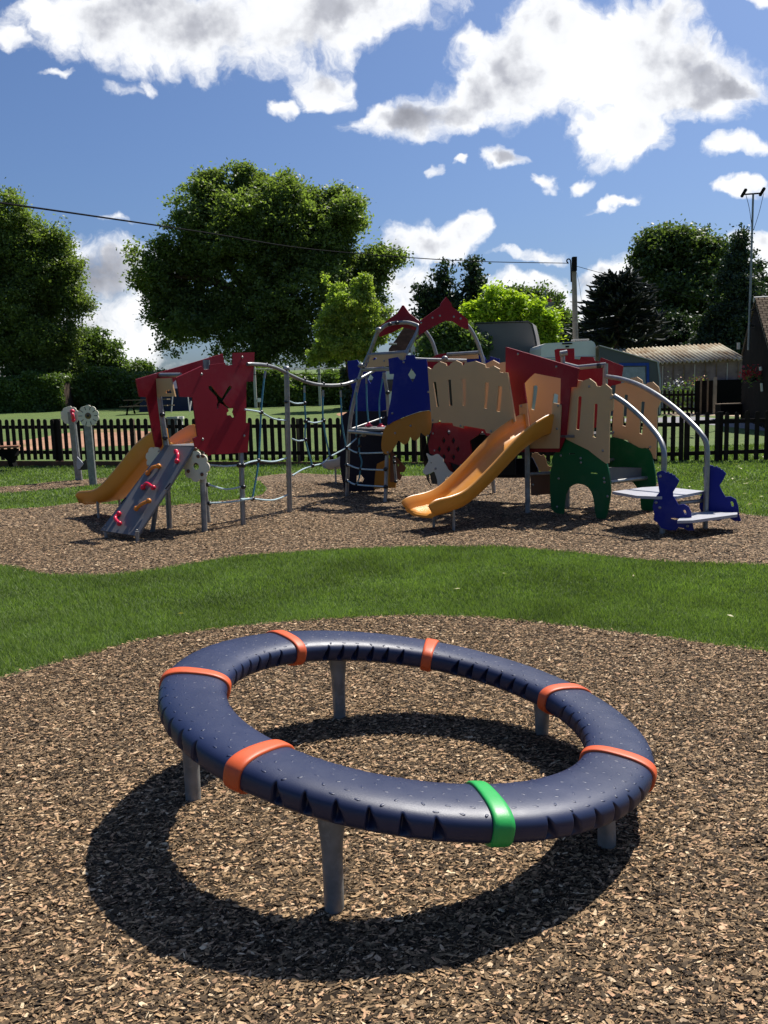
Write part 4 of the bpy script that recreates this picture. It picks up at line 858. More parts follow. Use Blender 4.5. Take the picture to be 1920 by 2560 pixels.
mb.add([e0 + Vector((0, 0, .08)), e1_ + Vector((0, 0, .07)), e1_ - Vector((0, 0, .25)), e0 - Vector((0, 0, .25))] + [p + Vector((0, .05, 0)) for p in (e0 + Vector((0, 0, .08)), e1_ + Vector((0, 0, .07)), e1_ - Vector((0, 0, .25)), e0 - Vector((0, 0, .25)))], [(0, 1, 2, 3), (7, 6, 5, 4), (0, 4, 5, 1), (1, 5, 6, 2), (2, 6, 7, 3), (3, 7, 4, 0)])
tag(obj('edging_board', mb, 'sleeper'), 'brown timber edging board along the foot of the long picket fence', 'edging')
# bench, left edge
bch = thing('bench', tuple(at(-10, 1168, 19.8)), 'timber bench with dark end frame cut by the left frame edge', 'bench')
mb = MB(); a, b = at(-120, 1122, 19.6), at(49, 1116, 20.0); mb.box((a + b) / 2, ((b - a).length, .36, .045), math.atan2(b.y - a.y, b.x - a.x)); obj('seat', mb, 'seat_wood', bch)
mb = MB(); mb.box(at(-20, 1133, 19.85), (1.0, .1, .17)); obj('apron', mb, 'dark', bch)
pl_ = Plane((at(20, 1140, 19.8).x, 19.8), (1, 0)); panel('leg', 'dark', bch, pl_, C7, [(60, 960), (200, 955), (205, 1050), (160, 1080), (165, 1140), (190, 1195), (125, 1205), (105, 1120), (60, 1080)], th=.25)
# bins / utility posts behind fence
t = thing('utility_post', tuple(at(450, 1110, 24.)), 'short grey metal post with pale cap standing behind the long fence', 'post')
mb = MB(); a = at(450, 1044, 24.); mb.box((a.x, 24., (a.z + .2) / 2), (.13, .13, a.z - .2)); obj('shaft', mb, 'concrete', t)
mb = MB(); mb.box((a.x, 24., a.z - .0), (.2, .18, .07)); obj('cap', mb, 'white', t)
t = thing('feeder_pillar', tuple(at(432, 1110, 23.8)), 'squat grey cabinet standing just behind the long fence near the red tower', 'cabinet')
mb = MB(); a = at(432, 1046, 23.8); mb.box((a.x, 23.8, (a.z + .1) / 2 + .05), (.26, .2, a.z - .1)); obj('body', mb, 'canvas', t)
mb = MB(); mb.box((a.x, 23.8, a.z + .02), (.31, .25, .05)); obj('lid', mb, 'concrete', t)

# picnic table
pt_ = at(365, 1036, 45.5); pic = thing('picnic_table', tuple(pt_), 'weathered picnic table with attached benches in the field by the left hedge', 'picnic table')
gzp = gz(45.5)
for nm, dy, z, w in (('tabletop', 0, .75, .75), ('bench_plank', -.68, .42, .26), ('bench_plank', .68, .42, .26)):
    mb = MB(); mb.box((pt_.x + .1, 45.5 + dy, gzp + z), (2.3 if w > .5 else 2.5, w, .05)); obj(nm, mb, 'timber', pic)
for dx in (-.8, .8):
    mb = MB(); 
    for s_ in (-1, 1): mb.tube([(pt_.x + dx, 45.5 + s_ * .75, gzp), (pt_.x + dx + .0, 45.5 + s_ * .2, gzp + .74)], .05, 6)
    mb.box((pt_.x + dx, 45.5, gzp + .38), (.05, 1.6, .09)); obj('leg_frame', mb, 'dark', pic)
for dx in (-.8, .8):
    mb = MB(); mb.tube([(pt_.x + dx - dx * .9, 45.3, gzp + .70), (pt_.x + dx, 45.3, gzp + .35)], .035, 6); obj('brace', mb, 'timber', pic)
# dark tent with guy poles
a = at(445, 1020, 48.); tn = thing('tent', tuple(a), 'low dark navy tent with pale guy poles in front of the hedge', 'tent')
mb = MB(); z0 = gz(48.); mb.add([(a.x - 2.2, 48, z0), (a.x + 1.6, 48, z0), (a.x + 1.4, 48.1, z0 + 1.25), (a.x - 2.0, 48.1, z0 + 1.25), (a.x - 2.2, 51, z0), (a.x + 1.6, 51, z0), (a.x + .9, 49.6, z0 + 1.75), (a.x - 1.6, 49.6, z0 + 1.75)], [(0, 1, 2, 3), (3, 2, 6, 7), (4, 7, 6, 5), (0, 3, 7, 4), (1, 5, 6, 2)]); obj('canvas', mb, 'navy_canvas', tn)
for u0, v0, u1, v1 in ((432, 985, 428, 1032), (469, 985, 474, 1030), (478, 1003, 474, 1030)):
    tubes('guy_pole', 'concrete', tn, [at(u0, v0, 46.9), at(u1, v1, 46.5)], .035, 6)
# little notice on a stake
a = at(648, 1012, 44.); t = thing('notice', tuple(a), 'tiny white notice on a stake in front of the rear hedge', 'notice')
mb = MB(); mb.box(at(648, 1000, 43.95), (.18, .02, .20)); obj('plate', mb, 'white', t)
mb = MB(); mb.tube([at(648, 1001, 44), at(648, 1026, 44)], .02, 6); obj('stake', mb, 'timber', t)
# rear wire fence
wf = thing('wire_fence', tuple(at(750, 1020, 49.)), 'pale concrete posts carrying a thin wire above the rear hedge', 'fence')
for u in (635, 717, 797, 875):
    mb = MB(); a = at(u, 917 if u < 850 else 921, 49.); mb.box((a.x, 49., (a.z + gz(49)) / 2), (.15, .12, a.z - gz(49))); obj('post', mb, 'concrete', wf)
tubes('wire', 'concrete', wf, [at(600, 923, 48.9), at(880, 921, 48.9)], .025, 5); tubes('wire', 'wire', wf, [at(600, 937, 48.9), at(880, 935, 48.9)], .018, 5)

# ------------------------------------------------------------------ vegetation
def leaf_quads(C, size, up=.35, asp=.55):
    N = len(C); n = RNG.normal(0, 1, (N, 3)); n[:, 2] += up * 2; n /= np.linalg.norm(n, axis=1)[:, None]
    a = np.cross(n, RNG.normal(0, 1, (N, 3))); a /= np.linalg.norm(a, axis=1)[:, None]; b = np.cross(n, a)
    s = (size * RNG.uniform(.6, 1.35, N))[:, None]
    return np.stack([C - a * s * .5, C - b * s * .5 * asp + n * s * .06, C + a * s * .5, C + b * s * .5 * asp + n * s * .06], 1)
def crown_pts(blobs, nclump, nleaf, cr, shell=.72):
    """blobs: list of (centre xyz, radii xyz): lobes carry sub-lobes, sub-lobes carry leafy twigs"""
    w = np.array([(r[0] * r[1] * r[2]) ** (2 / 3) for c, r in blobs]); w /= w.sum(); out = []
    for (c, r), k in zip(blobs, w):
        r = np.array(r); ns = int(9 + 16 * min(1, k * 5)); d = RNG.normal(0, 1, (ns, 3)); d /= np.linalg.norm(d, axis=1)[:, None]
        sc = np.array(c) + d * RNG.uniform(.62, .84, (ns, 1)) * r; sr = r * RNG.uniform(.24, .42, (ns, 1))
        m = max(ns, int(nclump * k)); idx = RNG.integers(0, ns, m); e = RNG.normal(0, 1, (m, 3)); e[:, 2] += .25; e /= np.linalg.norm(e, axis=1)[:, None]
        cc = sc[idx] + e * RNG.uniform(.55, 1.0, (m, 1)) * sr[idx]
        per = max(4, int(nleaf * k / m)); crr = cr * RNG.uniform(.4, 1.0, (m, 1, 1))
        g = RNG.normal(0, .5, (m, per, 3)) * crr; g[..., 2] *= .7
        out.append((cc[:, None] + g).reshape(-1, 3))
        q = RNG.normal(0, 1, (int(nleaf * k * .22), 3)); q /= np.linalg.norm(q, axis=1)[:, None]
        out.append(np.array(c) + q * RNG.uniform(0, .62, (len(q), 1)) * r)
    return np.concatenate(out)
def tree(name, label, Y, blobs, trunk, mat, nclump, nleaf, leaf, cr, group=None, limbs=5, up=.35, depth=.8, asp=.55, shell=.72):
    """blobs in photo px: (u,v,ru,rv); trunk (u_base, r_m)"""
    B = []
    for b in blobs:
        u, v, ru, rv = b[:4]; dy = b[4] if len(b) > 4 else 0
        yy_ = Y + dy; c = at(u, v, yy_); k = yy_ / F; B.append((c, (ru * k, min(ru, rv * 1.3) * k * depth, rv * k)))
    bx = at(trunk[0], 1000, Y).x; z0 = gz(Y); group = group or 'trees and shrubs beyond the fence'
    t = thing(name, (bx, Y, z0), label, 'tree', group)
    cs = sum((Vector(c) for c, r in B), Vector()) / len(B); mb = MB(); tr = trunk[1]
    top = Vector((bx * .3 + cs.x * .7, Y, cs.z)); base = Vector((bx, Y, z0 - .3))
    mb.tube(crm([base, base.lerp(top, .4) + Vector((tr * .3, 0, 0)), top], 6), [tr * (1.15 - .85 * i / 12) for i in range(13)], 10)
    for i in range(limbs):
        c, r = B[i % len(B)]; s = base.lerp(top, .35 + .5 * random.random()); e = Vector(c) + Vector((random.uniform(-.5, .5) * r[0], random.uniform(-.5, .3) * r[1], random.uniform(-.2, .5) * r[2]))
        mb.tube(crm([s, s.lerp(e, .5) + Vector((0, 0, tr * .8)), e], 5), [tr * .5 * (1 - .8 * j / 10) for j in range(11)], 7)
    obj('trunk', mb, 'bark', t, smooth=True)
    pts = crown_pts(B, nclump, nleaf, cr, shell); pts = pts[pts[:, 2] > z0 + .1]
    np_mesh('crown', leaf_quads(pts, leaf, up, asp), 4, mat, t)
    return t
tree('broadleaf_tree', 'tall green tree filling the left edge above the hedge', 55, [(60, 640, 110, 110), (20, 560, 90, 70), (110, 590, 60, 60), (150, 720, 78, 90), (60, 800, 130, 130), (180, 850, 40, 70), (-90, 700, 160, 190), (140, 930, 70, 70), (40, 930, 110, 60), (90, 700, 100, 130), (110, 860, 100, 90), (20, 860, 90, 90), (30, 700, 90, 110)], (70, .5), 'leaf_left', 2300, 170000, .19, .72, up=.6)
tree('broadleaf_tree', 'largest broad dark green tree with a wide rounded crown at centre left', 60, [(640, 560, 190, 130), (560, 500, 110, 70), (640, 470, 90, 60), (800, 600, 150, 130), (820, 540, 90, 65), (480, 600, 100, 120), (400, 700, 80, 90), (650, 720, 240, 160), (870, 690, 110, 110), (950, 680, 65, 60), (500, 800, 130, 100), (700, 850, 220, 90), (430, 780, 60, 60), (920, 780, 90, 80), (610, 440, 30, 35)], (640, .9), 'leaf', 3400, 220000, .25, .85, limbs=9, up=.6)
tree('small_tree', 'small grey green tree between the left tree and the sky gap', 62, [(235, 870, 62, 55), (200, 900, 50, 60), (290, 920, 60, 30), (340, 930, 40, 22)], (240, .2), 'leaf_small', 260, 22000, .24, .8)
tree('small_tree', 'slender yellow green tree standing in front of the largest tree', 44, [(845, 735, 22, 40), (905, 722, 24, 42), (880, 780, 62, 48), (830, 800, 38, 46), (865, 860, 85, 44), (930, 830, 36, 55), (800, 890, 32, 20), (930, 765, 18, 35), (812, 830, 30, 20), (815, 700, 6, 12)], (875, .12), 'leaf_yellow', 650, 34000, .15, .30, up=.3)
tree('small_tree', 'dark airy tree rising behind the red roof gable', 70, [(1110, 690, 20, 35), (1190, 690, 30, 45), (1060, 740, 32, 32), (1120, 745, 55, 35), (1180, 740, 45, 45), (1080, 780, 50, 30)], (1130, .25), 'leaf_dark', 110, 9000, .32, .9, up=.1)
tree('broadleaf_tree', 'bright lime green tree behind the grey awning', 40, [(1260, 765, 75, 38), (1210, 790, 55, 40), (1330, 800, 55, 45), (1360, 850, 42, 45), (1290, 840, 80, 50), (1200, 850, 50, 40)], (1290, .25), 'leaf_lime', 320, 26000, .20, .5, up=.8)
tree('broadleaf_tree', 'rounded mid green tree behind the chimney', 66, [(1320, 770, 80, 45), (1390, 820, 50, 45), (1290, 750, 45, 25), (1240, 745, 20, 25), (1420, 860, 40, 40)], (1370, .4), 'leaf_small', 330, 26000, .28, .9)
tree('shrub', 'green leafy shrub filling the gap under the right red gable', 30, [(1120, 850, 70, 45), (1090, 880, 50, 40), (1170, 870, 45, 45)], (1120, .1), 'leaf_small', 200, 16000, .15, .35)
tree('broadleaf_tree', 'big dark rounded tree at right behind the sheet roofed shed', 52, [(1690, 610, 95, 50), (1650, 660, 75, 60), (1740, 660, 75, 70), (1700, 740, 120, 90), (1660, 830, 100, 90), (1770, 810, 90, 90), (1795, 720, 50, 90), (1630, 600, 30, 22)], (1700, .5), 'leaf_right', 1000, 60000, .24, .8, up=.6)
tree('conifer', 'dark pointed conifer behind the antenna mast', 44, [(1852, 590, 8, 22), (1850, 630, 26, 36), (1850, 680, 45, 50), (1848, 740, 60, 70), (1840, 820, 80, 80), (1800, 880, 90, 60)], (1850, .3), 'leaf_dark', 420, 40000, .17, .55, up=-.1)
tree('conifer', 'dark conifer at the right edge behind the black timber cottage', 46, [(1900, 670, 12, 18), (1908, 720, 32, 45), (1920, 780, 50, 60), (1940, 860, 60, 60)], (1915, .3), 'leaf_dark', 180, 15000, .18, .55, up=-.1)
tree('conifer', 'wide dark evergreen mass under the rounded tree beside the monkey puzzle', 47, [(1610, 840, 50, 70), (1680, 850, 80, 60), (1740, 850, 90, 60), (1600, 900, 50, 40), (1700, 900, 160, 40)], (1650, .3), 'leaf_dark', 360, 36000, .18, .6, up=0)
tree('shrub', 'low dark greenery behind the white caravan', 46, [(1440, 850, 50, 40), (1400, 890, 60, 40), (1540, 880, 60, 35), (1480, 880, 60, 40)], (1430, .1), 'leaf_dark', 160, 14000, .18, .45)
# monkey puzzle
my = 42.; mp_ = thing('monkey_puzzle_tree', (at(1545, 1000, my).x, my, gz(my)), 'spiky dark monkey puzzle tree right of the utility pole', 'tree')
tx = at(1545, 900, my).x; mb = MB(); mb.tube([(tx, my, gz(my)), at(1543, 700, my)], [.22, .12], 8); obj('trunk', mb, 'bark', mp_)
mb = MB()
for i in range(330):
    h = random.random() ** .8; z0 = at(1545, 860 - 160 * h, my).z; ang = random.uniform(0, 2 * math.pi); Lr = (2.55 - 1.7 * h ** 2.2) * random.uniform(.55, 1.05)
    d = Vector((math.cos(ang), math.sin(ang), 0)); s = Vector((tx, my, z0)); dr = .55 - .9 * h
    p = [s, s + d * Lr * .5 - Vector((0, 0, dr * .5)), s + d * Lr * .85 - Vector((0, 0, dr * .9)), s + d * Lr + Vector((0, 0, .12 - dr * .7))]
    mb.tube(crm(p, 3), [.05, .055, .06, .062, .065, .065, .065, .06, .055, .03], 5)
    for j in range(3):
        q = p[1].lerp(p[2], random.random()); e = q + d * random.uniform(.2, .5) + Vector((random.uniform(-.4, .4), random.uniform(-.4, .4), random.uniform(-.1, .35))); mb.tube([q, q.lerp(e, .6) - Vector((0, 0, .04)), e], [.05, .055, .02], 5)
obj('crown', mb, 'leaf_monkey', mp_)
# hedges
def hedge(label, u0, u1, v_top, v_bot, Y, n, leaf, dep=2.5, mat='leaf_hedge', wob=.25):
    a, b = at(u0, v_top, Y), at(u1, v_top, Y); z0 = gz(Y) - .1; t = thing('hedge', ((a.x + b.x) / 2, Y, z0), label, 'hedge', 'hedges around the field')
    m = n; X = RNG.uniform(a.x, b.x, m); zt = a.z + (b.z - a.z) * (X - a.x) / (b.x - a.x)
    zt = zt + wob * (np.sin(X * 1.7) * .5 + np.sin(X * 4.1 + 1) * .3 + np.sin(X * .6) * .5)
    face = RNG.random(m); Z = z0 + (zt - z0) * RNG.random(m) ** .9; Yp = Y + RNG.normal(0, .16, m) + .25 * np.sin(X * 2.3 + Z * 2)
    k = face < .4; Z[k] = zt[k] + RNG.normal(0, .10, k.sum()); Yp[k] = Y + RNG.uniform(0, dep, k.sum())
    np_mesh('foliage', leaf_quads(np.stack([X, Yp, Z], -1), leaf, .3), 4, mat, t)
    mb = MB(); mb.box(((a.x + b.x) / 2, Y + dep / 2 + .35, (z0 + min(a.z, b.z)) / 2 - .15), (b.x - a.x - .3, dep, min(a.z, b.z) - z0 - .3)); obj('stems', mb, 'bark', t)
    return t
hedge('clipped laurel hedge at the far left of the field', -160, 158, 942, 1030, 52, 26000, .17)
hedge('looser laurel hedge right of the far left hedge', 165, 420, 940, 1030, 54, 20000, .19, wob=.4)
hedge('long dark hedge behind the rope crossing', 560, 905, 935, 1020, 50.5, 26000, .20, wob=.3)
hedge('dark hedge seen between the red tower panels', 330, 640, 935, 1024, 53, 16000, .2, mat='leaf_small')
hedge('dark hedge filling the gap under the castle towers', 850, 1500, 920, 1008, 44, 26000, .2, mat='leaf_dark')

# ------------------------------------------------------------------ buildings and yard
def uvquad(name, mat, par, a, b, c, d, th=.06):
    """a-b eave/ridge along x of uv, d-c below"""
    me = bpy.data.meshes.new(name); n = (b - a).cross(d - a).normalized()
    vs = [a, b, c, d] + [p - n * th for p in (a, b, c, d)]
    me.from_pydata([tuple(v) for v in vs], [], [(0, 1, 2, 3), (7, 6, 5, 4), (0, 4, 5, 1), (1, 5, 6, 2), (2, 6, 7, 3), (3, 7, 4, 0)]); me.update()
    uv = me.uv_layers.new(name='UVMap'); e = (b - a).normalized(); f = (d - a) - e * (d - a).dot(e); f.normalize()
    for l in me.loops:
        p = me.vertices[l.vertex_index].co - a; uv.data[l.index].uv = (p.dot(e), p.dot(f))
    o = bpy.data.objects.new(name, me); scene.collection.objects.link(o); me.materials.append(M[mat]); adopt(o, par); return o
# black timber cottage on the right
A = at(1889, 757, 27.); Fv = at(1948, 965, 24.); Bk = at(1857, 890, 30.)
ct = thing('timber_cottage', (A.x, 27, gz(27)), 'black weatherboarded cottage with tiled roof at the right edge', 'cottage')
hd = Vector((A.x - Fv.x, A.y - Fv.y, 0)).normalized(); rd = Vector((hd.y, -hd.x, 0)); rd = rd if rd.x > 0 else -rd
g0 = gz(27) - .3
mb = MB(); pl = [Fv, A, Bk, Vector((Bk.x, Bk.y, g0)), Vector((Fv.x, Fv.y, g0))]; 
mb.add(pl + [p + rd * 8 for p in pl], [(0, 1, 2, 3, 4), (9, 8, 7, 6, 5), (4, 9, 5, 0), (3, 2, 7, 8)]); obj('wall', mb, 'darkwood', ct)
for k in range(26):                                      # weatherboards
    z = g0 + .25 + k * .17
    def edge(z_):
        zt = [(Fv.z, Fv), (A.z, A), (Bk.z, Bk)]
        f_ = Fv if z_ < Fv.z else Fv.lerp(A, min(1, (z_ - Fv.z) / (A.z - Fv.z))); b_ = Bk if z_ < Bk.z else Bk.lerp(A, min(1, (z_ - Bk.z) / (A.z - Bk.z))); return Vector((f_.x, f_.y, z_)), Vector((b_.x, b_.y, z_))
    if z > A.z - .3: break
    f_, b_ = edge(z); m = MB(); nrm = -rd * .025; m.add([f_, b_, b_ + Vector((0, 0, .15)), f_ + Vector((0, 0, .15)), f_ + nrm, b_ + nrm, b_ + nrm * .2 + Vector((0, 0, .15)), f_ + nrm * .2 + Vector((0, 0, .15))], [(4, 5, 6, 7), (0, 1, 5, 4), (3, 7, 6, 2), (0, 4, 7, 3), (1, 2, 6, 5)]); obj('weatherboard', m, 'darkwood', ct)
rf = uvquad('roof', 'tiles', ct, A - rd * .04 + Vector((0, 0, .06)), A + rd * 8 + Vector((0, 0, .06)), Fv + rd * 8 + (Fv - A) * .12 + Vector((0, 0, .06)), Fv - rd * .04 + (Fv - A) * .12 + Vector((0, 0, .06)), .12)
sl_n = (Fv - A).normalized(); up_n = rd.cross(sl_n); up_n = up_n if up_n.z > 0 else -up_n
for k in range(44):
    q = A - rd * .05 + sl_n * (k * .125) + up_n * .085; m = MB(); m.add([q, q + rd * 8, q + rd * 8 + sl_n * .12, q + sl_n * .12, q + sl_n * .12 + up_n * .03, q + rd * 8 + sl_n * .12 + up_n * .03], [(0, 1, 5, 4), (3, 4, 5, 2), (0, 4, 3), (1, 2, 5)]); obj('tile_course', m, 'tile_edge', ct) if (A + sl_n * k * .125).z > Fv.z - .2 else None
uvquad('roof', 'tiles', ct, A + rd * 8, A - rd * .04, Bk - rd * .04, Bk + rd * 8, .12)
mb = MB(); mb.tube([A - rd * .06 + Vector((0, 0, .1)), A + rd * 8 + Vector((0, 0, .1))], .09, 8); obj('ridge', mb, 'concrete', ct)
for u0, v0, u1, v1 in ((1901, 917, 1902, 926), (1904, 958, 1906, 978)):
    a = at(u0, v0, 26.0); b = at(u1, v1, 26.0); m = MB(); m.tube([a, b], .045, 6); obj('wall_lamp', m, 'white', ct)
hb = thing('hanging_basket', tuple(at(1880, 945, 26.)), 'hanging basket of red flowers on the black cottage', 'hanging basket')
pts = RNG.normal(0, 1, (160, 3)) * np.array([.16, .12, .10]) + np.array(at(1877, 934, 26.2)); np_mesh('blossom', leaf_quads(pts, .09), 4, 'flower_red', hb)
pts = RNG.normal(0, 1, (120, 3)) * np.array([.16, .12, .10]) + np.array(at(1880, 944, 26.2)); np_mesh('leaves', leaf_quads(pts, .09), 4, 'leaf_hedge', hb)
mb = MB(); mb.ball(at(1880, 948, 26.2), .13, 12, 6, (1, 1, .7)); obj('basket', mb, 'black', hb, smooth=True)
# antenna mast
am = thing('antenna_mast', tuple(at(1871, 880, 27.)), 'tall thin antenna mast with twin aerials beside the cottage gable', 'antenna')
tubes('mast', 'steel', am, [at(1871, 875, 27.), at(1877, 690, 27.), at(1883, 484, 27.)], [.04, .035, .032], 8)
tubes('crossbar', 'wire', am, [at(1862, 486, 27.), at(1903, 483, 27.)], .025, 6)
for u0, v0, u1, v1 in ((1855, 490, 1864, 475), (1901, 487, 1910, 472)): tubes('aerial', 'wire', am, [at(u0, v0, 27.), at(u1, v1, 26.6)], .055, 6)
for pp in (((1865, 488), (1873, 520), (1880, 570)), ((1909, 484), (1898, 530), (1884, 575))): tubes('feed_cable', 'wire', am, [at(*q, 27.) for q in pp], .008, 5, 4)
for v in (692, 775, 815): tubes('bracket', 'steel', am, [at(1873, v, 27.), at(1884, v, 27.2)], .03, 6)
# utility pole and wires
up_ = thing('utility_pole', tuple(at(1443, 1000, 32.)), 'weathered wooden utility pole rising behind the white caravan', 'utility pole')
ptop = at(1434.5, 645, 32.); pb = Vector((at(1443, 1000, 32.).x, 32, gz(32)))
mb = MB(); mb.tube([pb, pb.lerp(ptop, .65), ptop], [.12, .10, .085], 12); obj('shaft', mb, 'pole', up_, auto=40)
mb = MB(); mb.box(at(1436, 660, 31.85), (.16, .14, .5)); mb.tube([at(1437, 642, 31.9), at(1438, 665, 31.9)], .05, 6); obj('junction_box', mb, 'wire', up_)
mb = MB(); mb.tube(crm([at(1421, 659, 32.), at(1417, 653, 32.), at(1419, 648, 32.), at(1425, 649, 32.), at(1427, 660, 31.9), at(1428, 705, 31.9)], 4), .025, 6); obj('cable_loop', mb, 'wire', up_)
def wire(label, pts, r):
    mb = MB(); mb.tube(crm(pts, 8), r, 6); tag(obj('overhead_wire', mb, 'wire'), label, 'wire', 'overhead wires')
wire('thick black overhead cable from the left edge to the utility pole', [at(-90, 500, 11.), at(0, 507, 12.), at(498, 579, 17.), at(798, 625, 22.), at(1157, 652, 28.), at(1419, 658, 32.)], .014)
wire('thin wire sloping from the utility pole to the antenna mast', [at(1436, 664, 32.), at(1530, 690, 31.), at(1700, 735, 29.), at(1876, 779, 27.)], .010)
wire('very thin wire dropping from the utility pole beside the monkey puzzle', [at(1438, 668, 32.), at(1448, 710, 33.), at(1456, 770, 34.), at(1464, 830, 35.)], .006)
# corrugated shed
sh = thing('shed', tuple(at(1750, 1040, 37.)), 'grey panelled shed with lichened corrugated roof beyond the small picket fence', 'shed')
w0, w1 = at(1560, 914, 37.), at(1858, 899, 36.); base = gz(37) - .2
mb = MB(); mb.add([Vector((w0.x, w0.y, base)), Vector((w1.x, w1.y, base)), w1, w0] + [v + Vector((0, 3, .6 if i > 1 else 0)) for i, v in enumerate([Vector((w0.x, w0.y, base)), Vector((w1.x, w1.y, base)), w1, w0])], [(0, 1, 2, 3), (1, 5, 6, 2), (4, 0, 3, 7), (7, 6, 5, 4), (3, 2, 6, 7)]); obj('wall', mb, 'clad', sh)
mb = MB(); L = (w1 - w0); n = 27 * 8; vs = []
for i in range(n + 1):
    p = w0.lerp(w1, i / n) + Vector((0, 0, .05 * math.cos(i / 8 * 2 * math.pi))); f = p + Vector((0, -.25, .0)); bkp = p + Vector((0, 2.6, .78)); vs += [f, bkp]
mb.add(vs, [(2 * i, 2 * i + 2, 2 * i + 3, 2 * i + 1) for i in range(n)]); ro = obj('roof', mb, 'corr', sh, smooth=True); md = ro.modifiers.new('s', 'SOLIDIFY'); md.thickness = .02
for k in range(11):
    p = w0.lerp(w1, .06 + k * .09); mb = MB(); mb.box((p.x, p.y - .02, (p.z + base) / 2 - .05), (.035, .03, p.z - base - .1)); obj('wall_batten', mb, 'concrete' if k % 3 == 0 else 'timber', sh)
mb = MB(); a, b = at(1793, 950, 36.0), at(1856, 1025, 35.9); mb.box(((a.x + b.x) / 2, 36.05, (a.z + b.z) / 2), (b.x - a.x, .35, a.z - b.z)); obj('door', mb, 'dark', sh)
mb = MB(); mb.box(at(1846, 865, 36.5), (.10, .1, .28)); obj('flue', mb, 'concrete', sh)
# small picket fence, gate and post
fence('picket_fence', 'small distant picket fence in front of the grey shed', at(1560, 1036, 33.2), at(1740, 1034, 33.), at(1560, 976, 33.2), at(1740, 975, 33.), .165, [(.5, .0, .09)], .8, .2, w=.08)
gt = thing('garden_gate', tuple(at(1765, 1040, 32.5)), 'dark boarded garden gate with tall posts left of the shed door', 'gate')
mb = MB(); a, b = at(1738, 952, 32.8), at(1788, 1040, 32.8); mb.box(((a.x + b.x) / 2, 32.8, (a.z + b.z) / 2), (b.x - a.x, .06, a.z - b.z)); obj('boards', mb, 'darkwood', gt)
for u, v, w_, m_ in ((1753, 946, .05, 'timber'), (1770, 945, .05, 'timber'), (1788, 943, .13, 'pole')):
    mb = MB(); a = at(u, v, 32.6); z0 = gz(32.6) - .1; mb.box((a.x, 32.6, (a.z + z0) / 2), (w_, .06, a.z - z0)); obj('post', mb, m_, gt)
bn = thing('rubbish_bins', tuple(at(1840, 1045, 29.)), 'low black planter box below the shed door', 'planter')
mb = MB(); a, b = at(1795, 1012, 30.), at(1880, 1036, 30.); mb.box(((a.x + b.x) / 2, 30., (a.z + b.z) / 2), (b.x - a.x, .5, a.z - b.z)); obj('box', mb, 'dark', bn)
mb = MB(); mb.box(((a.x + b.x) / 2, 30., a.z + .02), (b.x - a.x + .06, .56, .04)); obj('rim', mb, 'timber', bn); bn.name = 'planter_box'
for nm, u, v, Y, mt, lab in (('flower_bush', 1688, 960, 33.8, 'flower_white', 'white flowering plant behind the small picket fence'), ('flower_bush', 1742, 955, 33.4, 'flower_orange', 'orange and green potted plant beside the garden gate')):
    t = thing(nm, tuple(at(u, 1020, Y)), lab, 'plant'); c = np.array(at(u, v, Y))
    np_mesh('blossom', leaf_quads(RNG.normal(0, 1, (90, 3)) * np.array([.22, .15, .13]) + c, .07), 4, mt, t)
    np_mesh('leaves', leaf_quads(RNG.normal(0, 1, (500, 3)) * np.array([.22, .18, .3]) + c - np.array([0, 0, .5]), .10), 4, 'leaf_hedge', t)
# caravan
cv = thing('caravan', tuple(at(1421, 1000, 28.)), 'white caravan end with rounded roof behind the castle', 'caravan')
a, b = at(1350, 858, 28.), at(1493, 851, 27.6); z0 = gz(28) + .35; zt = (a.z + b.z) / 2 ; mb = MB(); rc = .14
pr = [(a.x, z0), (b.x, z0), (b.x, zt - rc), (b.x - rc * .3, zt - rc * .3), (b.x - rc, zt + .02), (a.x + rc, zt - .03), (a.x + rc * .3, zt - rc * .5), (a.x, zt - rc * 1.3)]
mb.prism(pr, [], lambda x, z, w: Vector((x, 27.8 + w, z)), 5.5); obj('body', mb, 'white', cv)
for v in (892, 897, 905): tubes('trim_strip', 'concrete', cv, [at(1356, v + 3, 27.78), at(1488, v - 1, 27.78)], .012, 5)
mb = MB(); mb.box(at(1418, 859, 27.79), (.32, .05, .04)); obj('roof_light', mb, 'dark', cv)
mb = MB(); mb.box(at(1418, 866.5, 27.79), (.11, .05, .05)); obj('marker_lamp', mb, 'dark', cv)
mb = MB(); mb.box(at(1450, 850, 28.4), (.5, .4, .05)); obj('roof_hatch', mb, 'concrete', cv)
mb = MB(); mb.box(at(1420, 930, 27.78), (1.3, .04, .5)); obj('window', mb, 'glass', cv)
for sx in (-.6, .6):
    mb = MB(); q = at(1421, 980, 28.5); mb.tube([(q.x + sx - .1, 29.8, gz(29) + .3), (q.x + sx + .1, 29.8, gz(29) + .3)], .3, 16); obj('wheel', mb, 'black', cv)
cv2 = thing('caravan', tuple(at(990, 1000, 31.)), 'white caravan glimpsed behind the blue castle tower', 'caravan')
a, b = at(905, 922, 31.), at(1062, 918, 31.); z0 = gz(31) + .35; zt = a.z; mb = MB()
mb.prism([(a.x, z0), (b.x, z0), (b.x, zt - .15), (b.x - .15, zt), (a.x + .15, zt), (a.x, zt - .15)], [], lambda x, z, w: Vector((x, 31 + w, z)), 4.5); obj('body', mb, 'white', cv2)
q = at(985, 963, 30.97); mb = MB(); mb.box(q, (1.8, .05, .42)); obj('window', mb, 'glass', cv2)
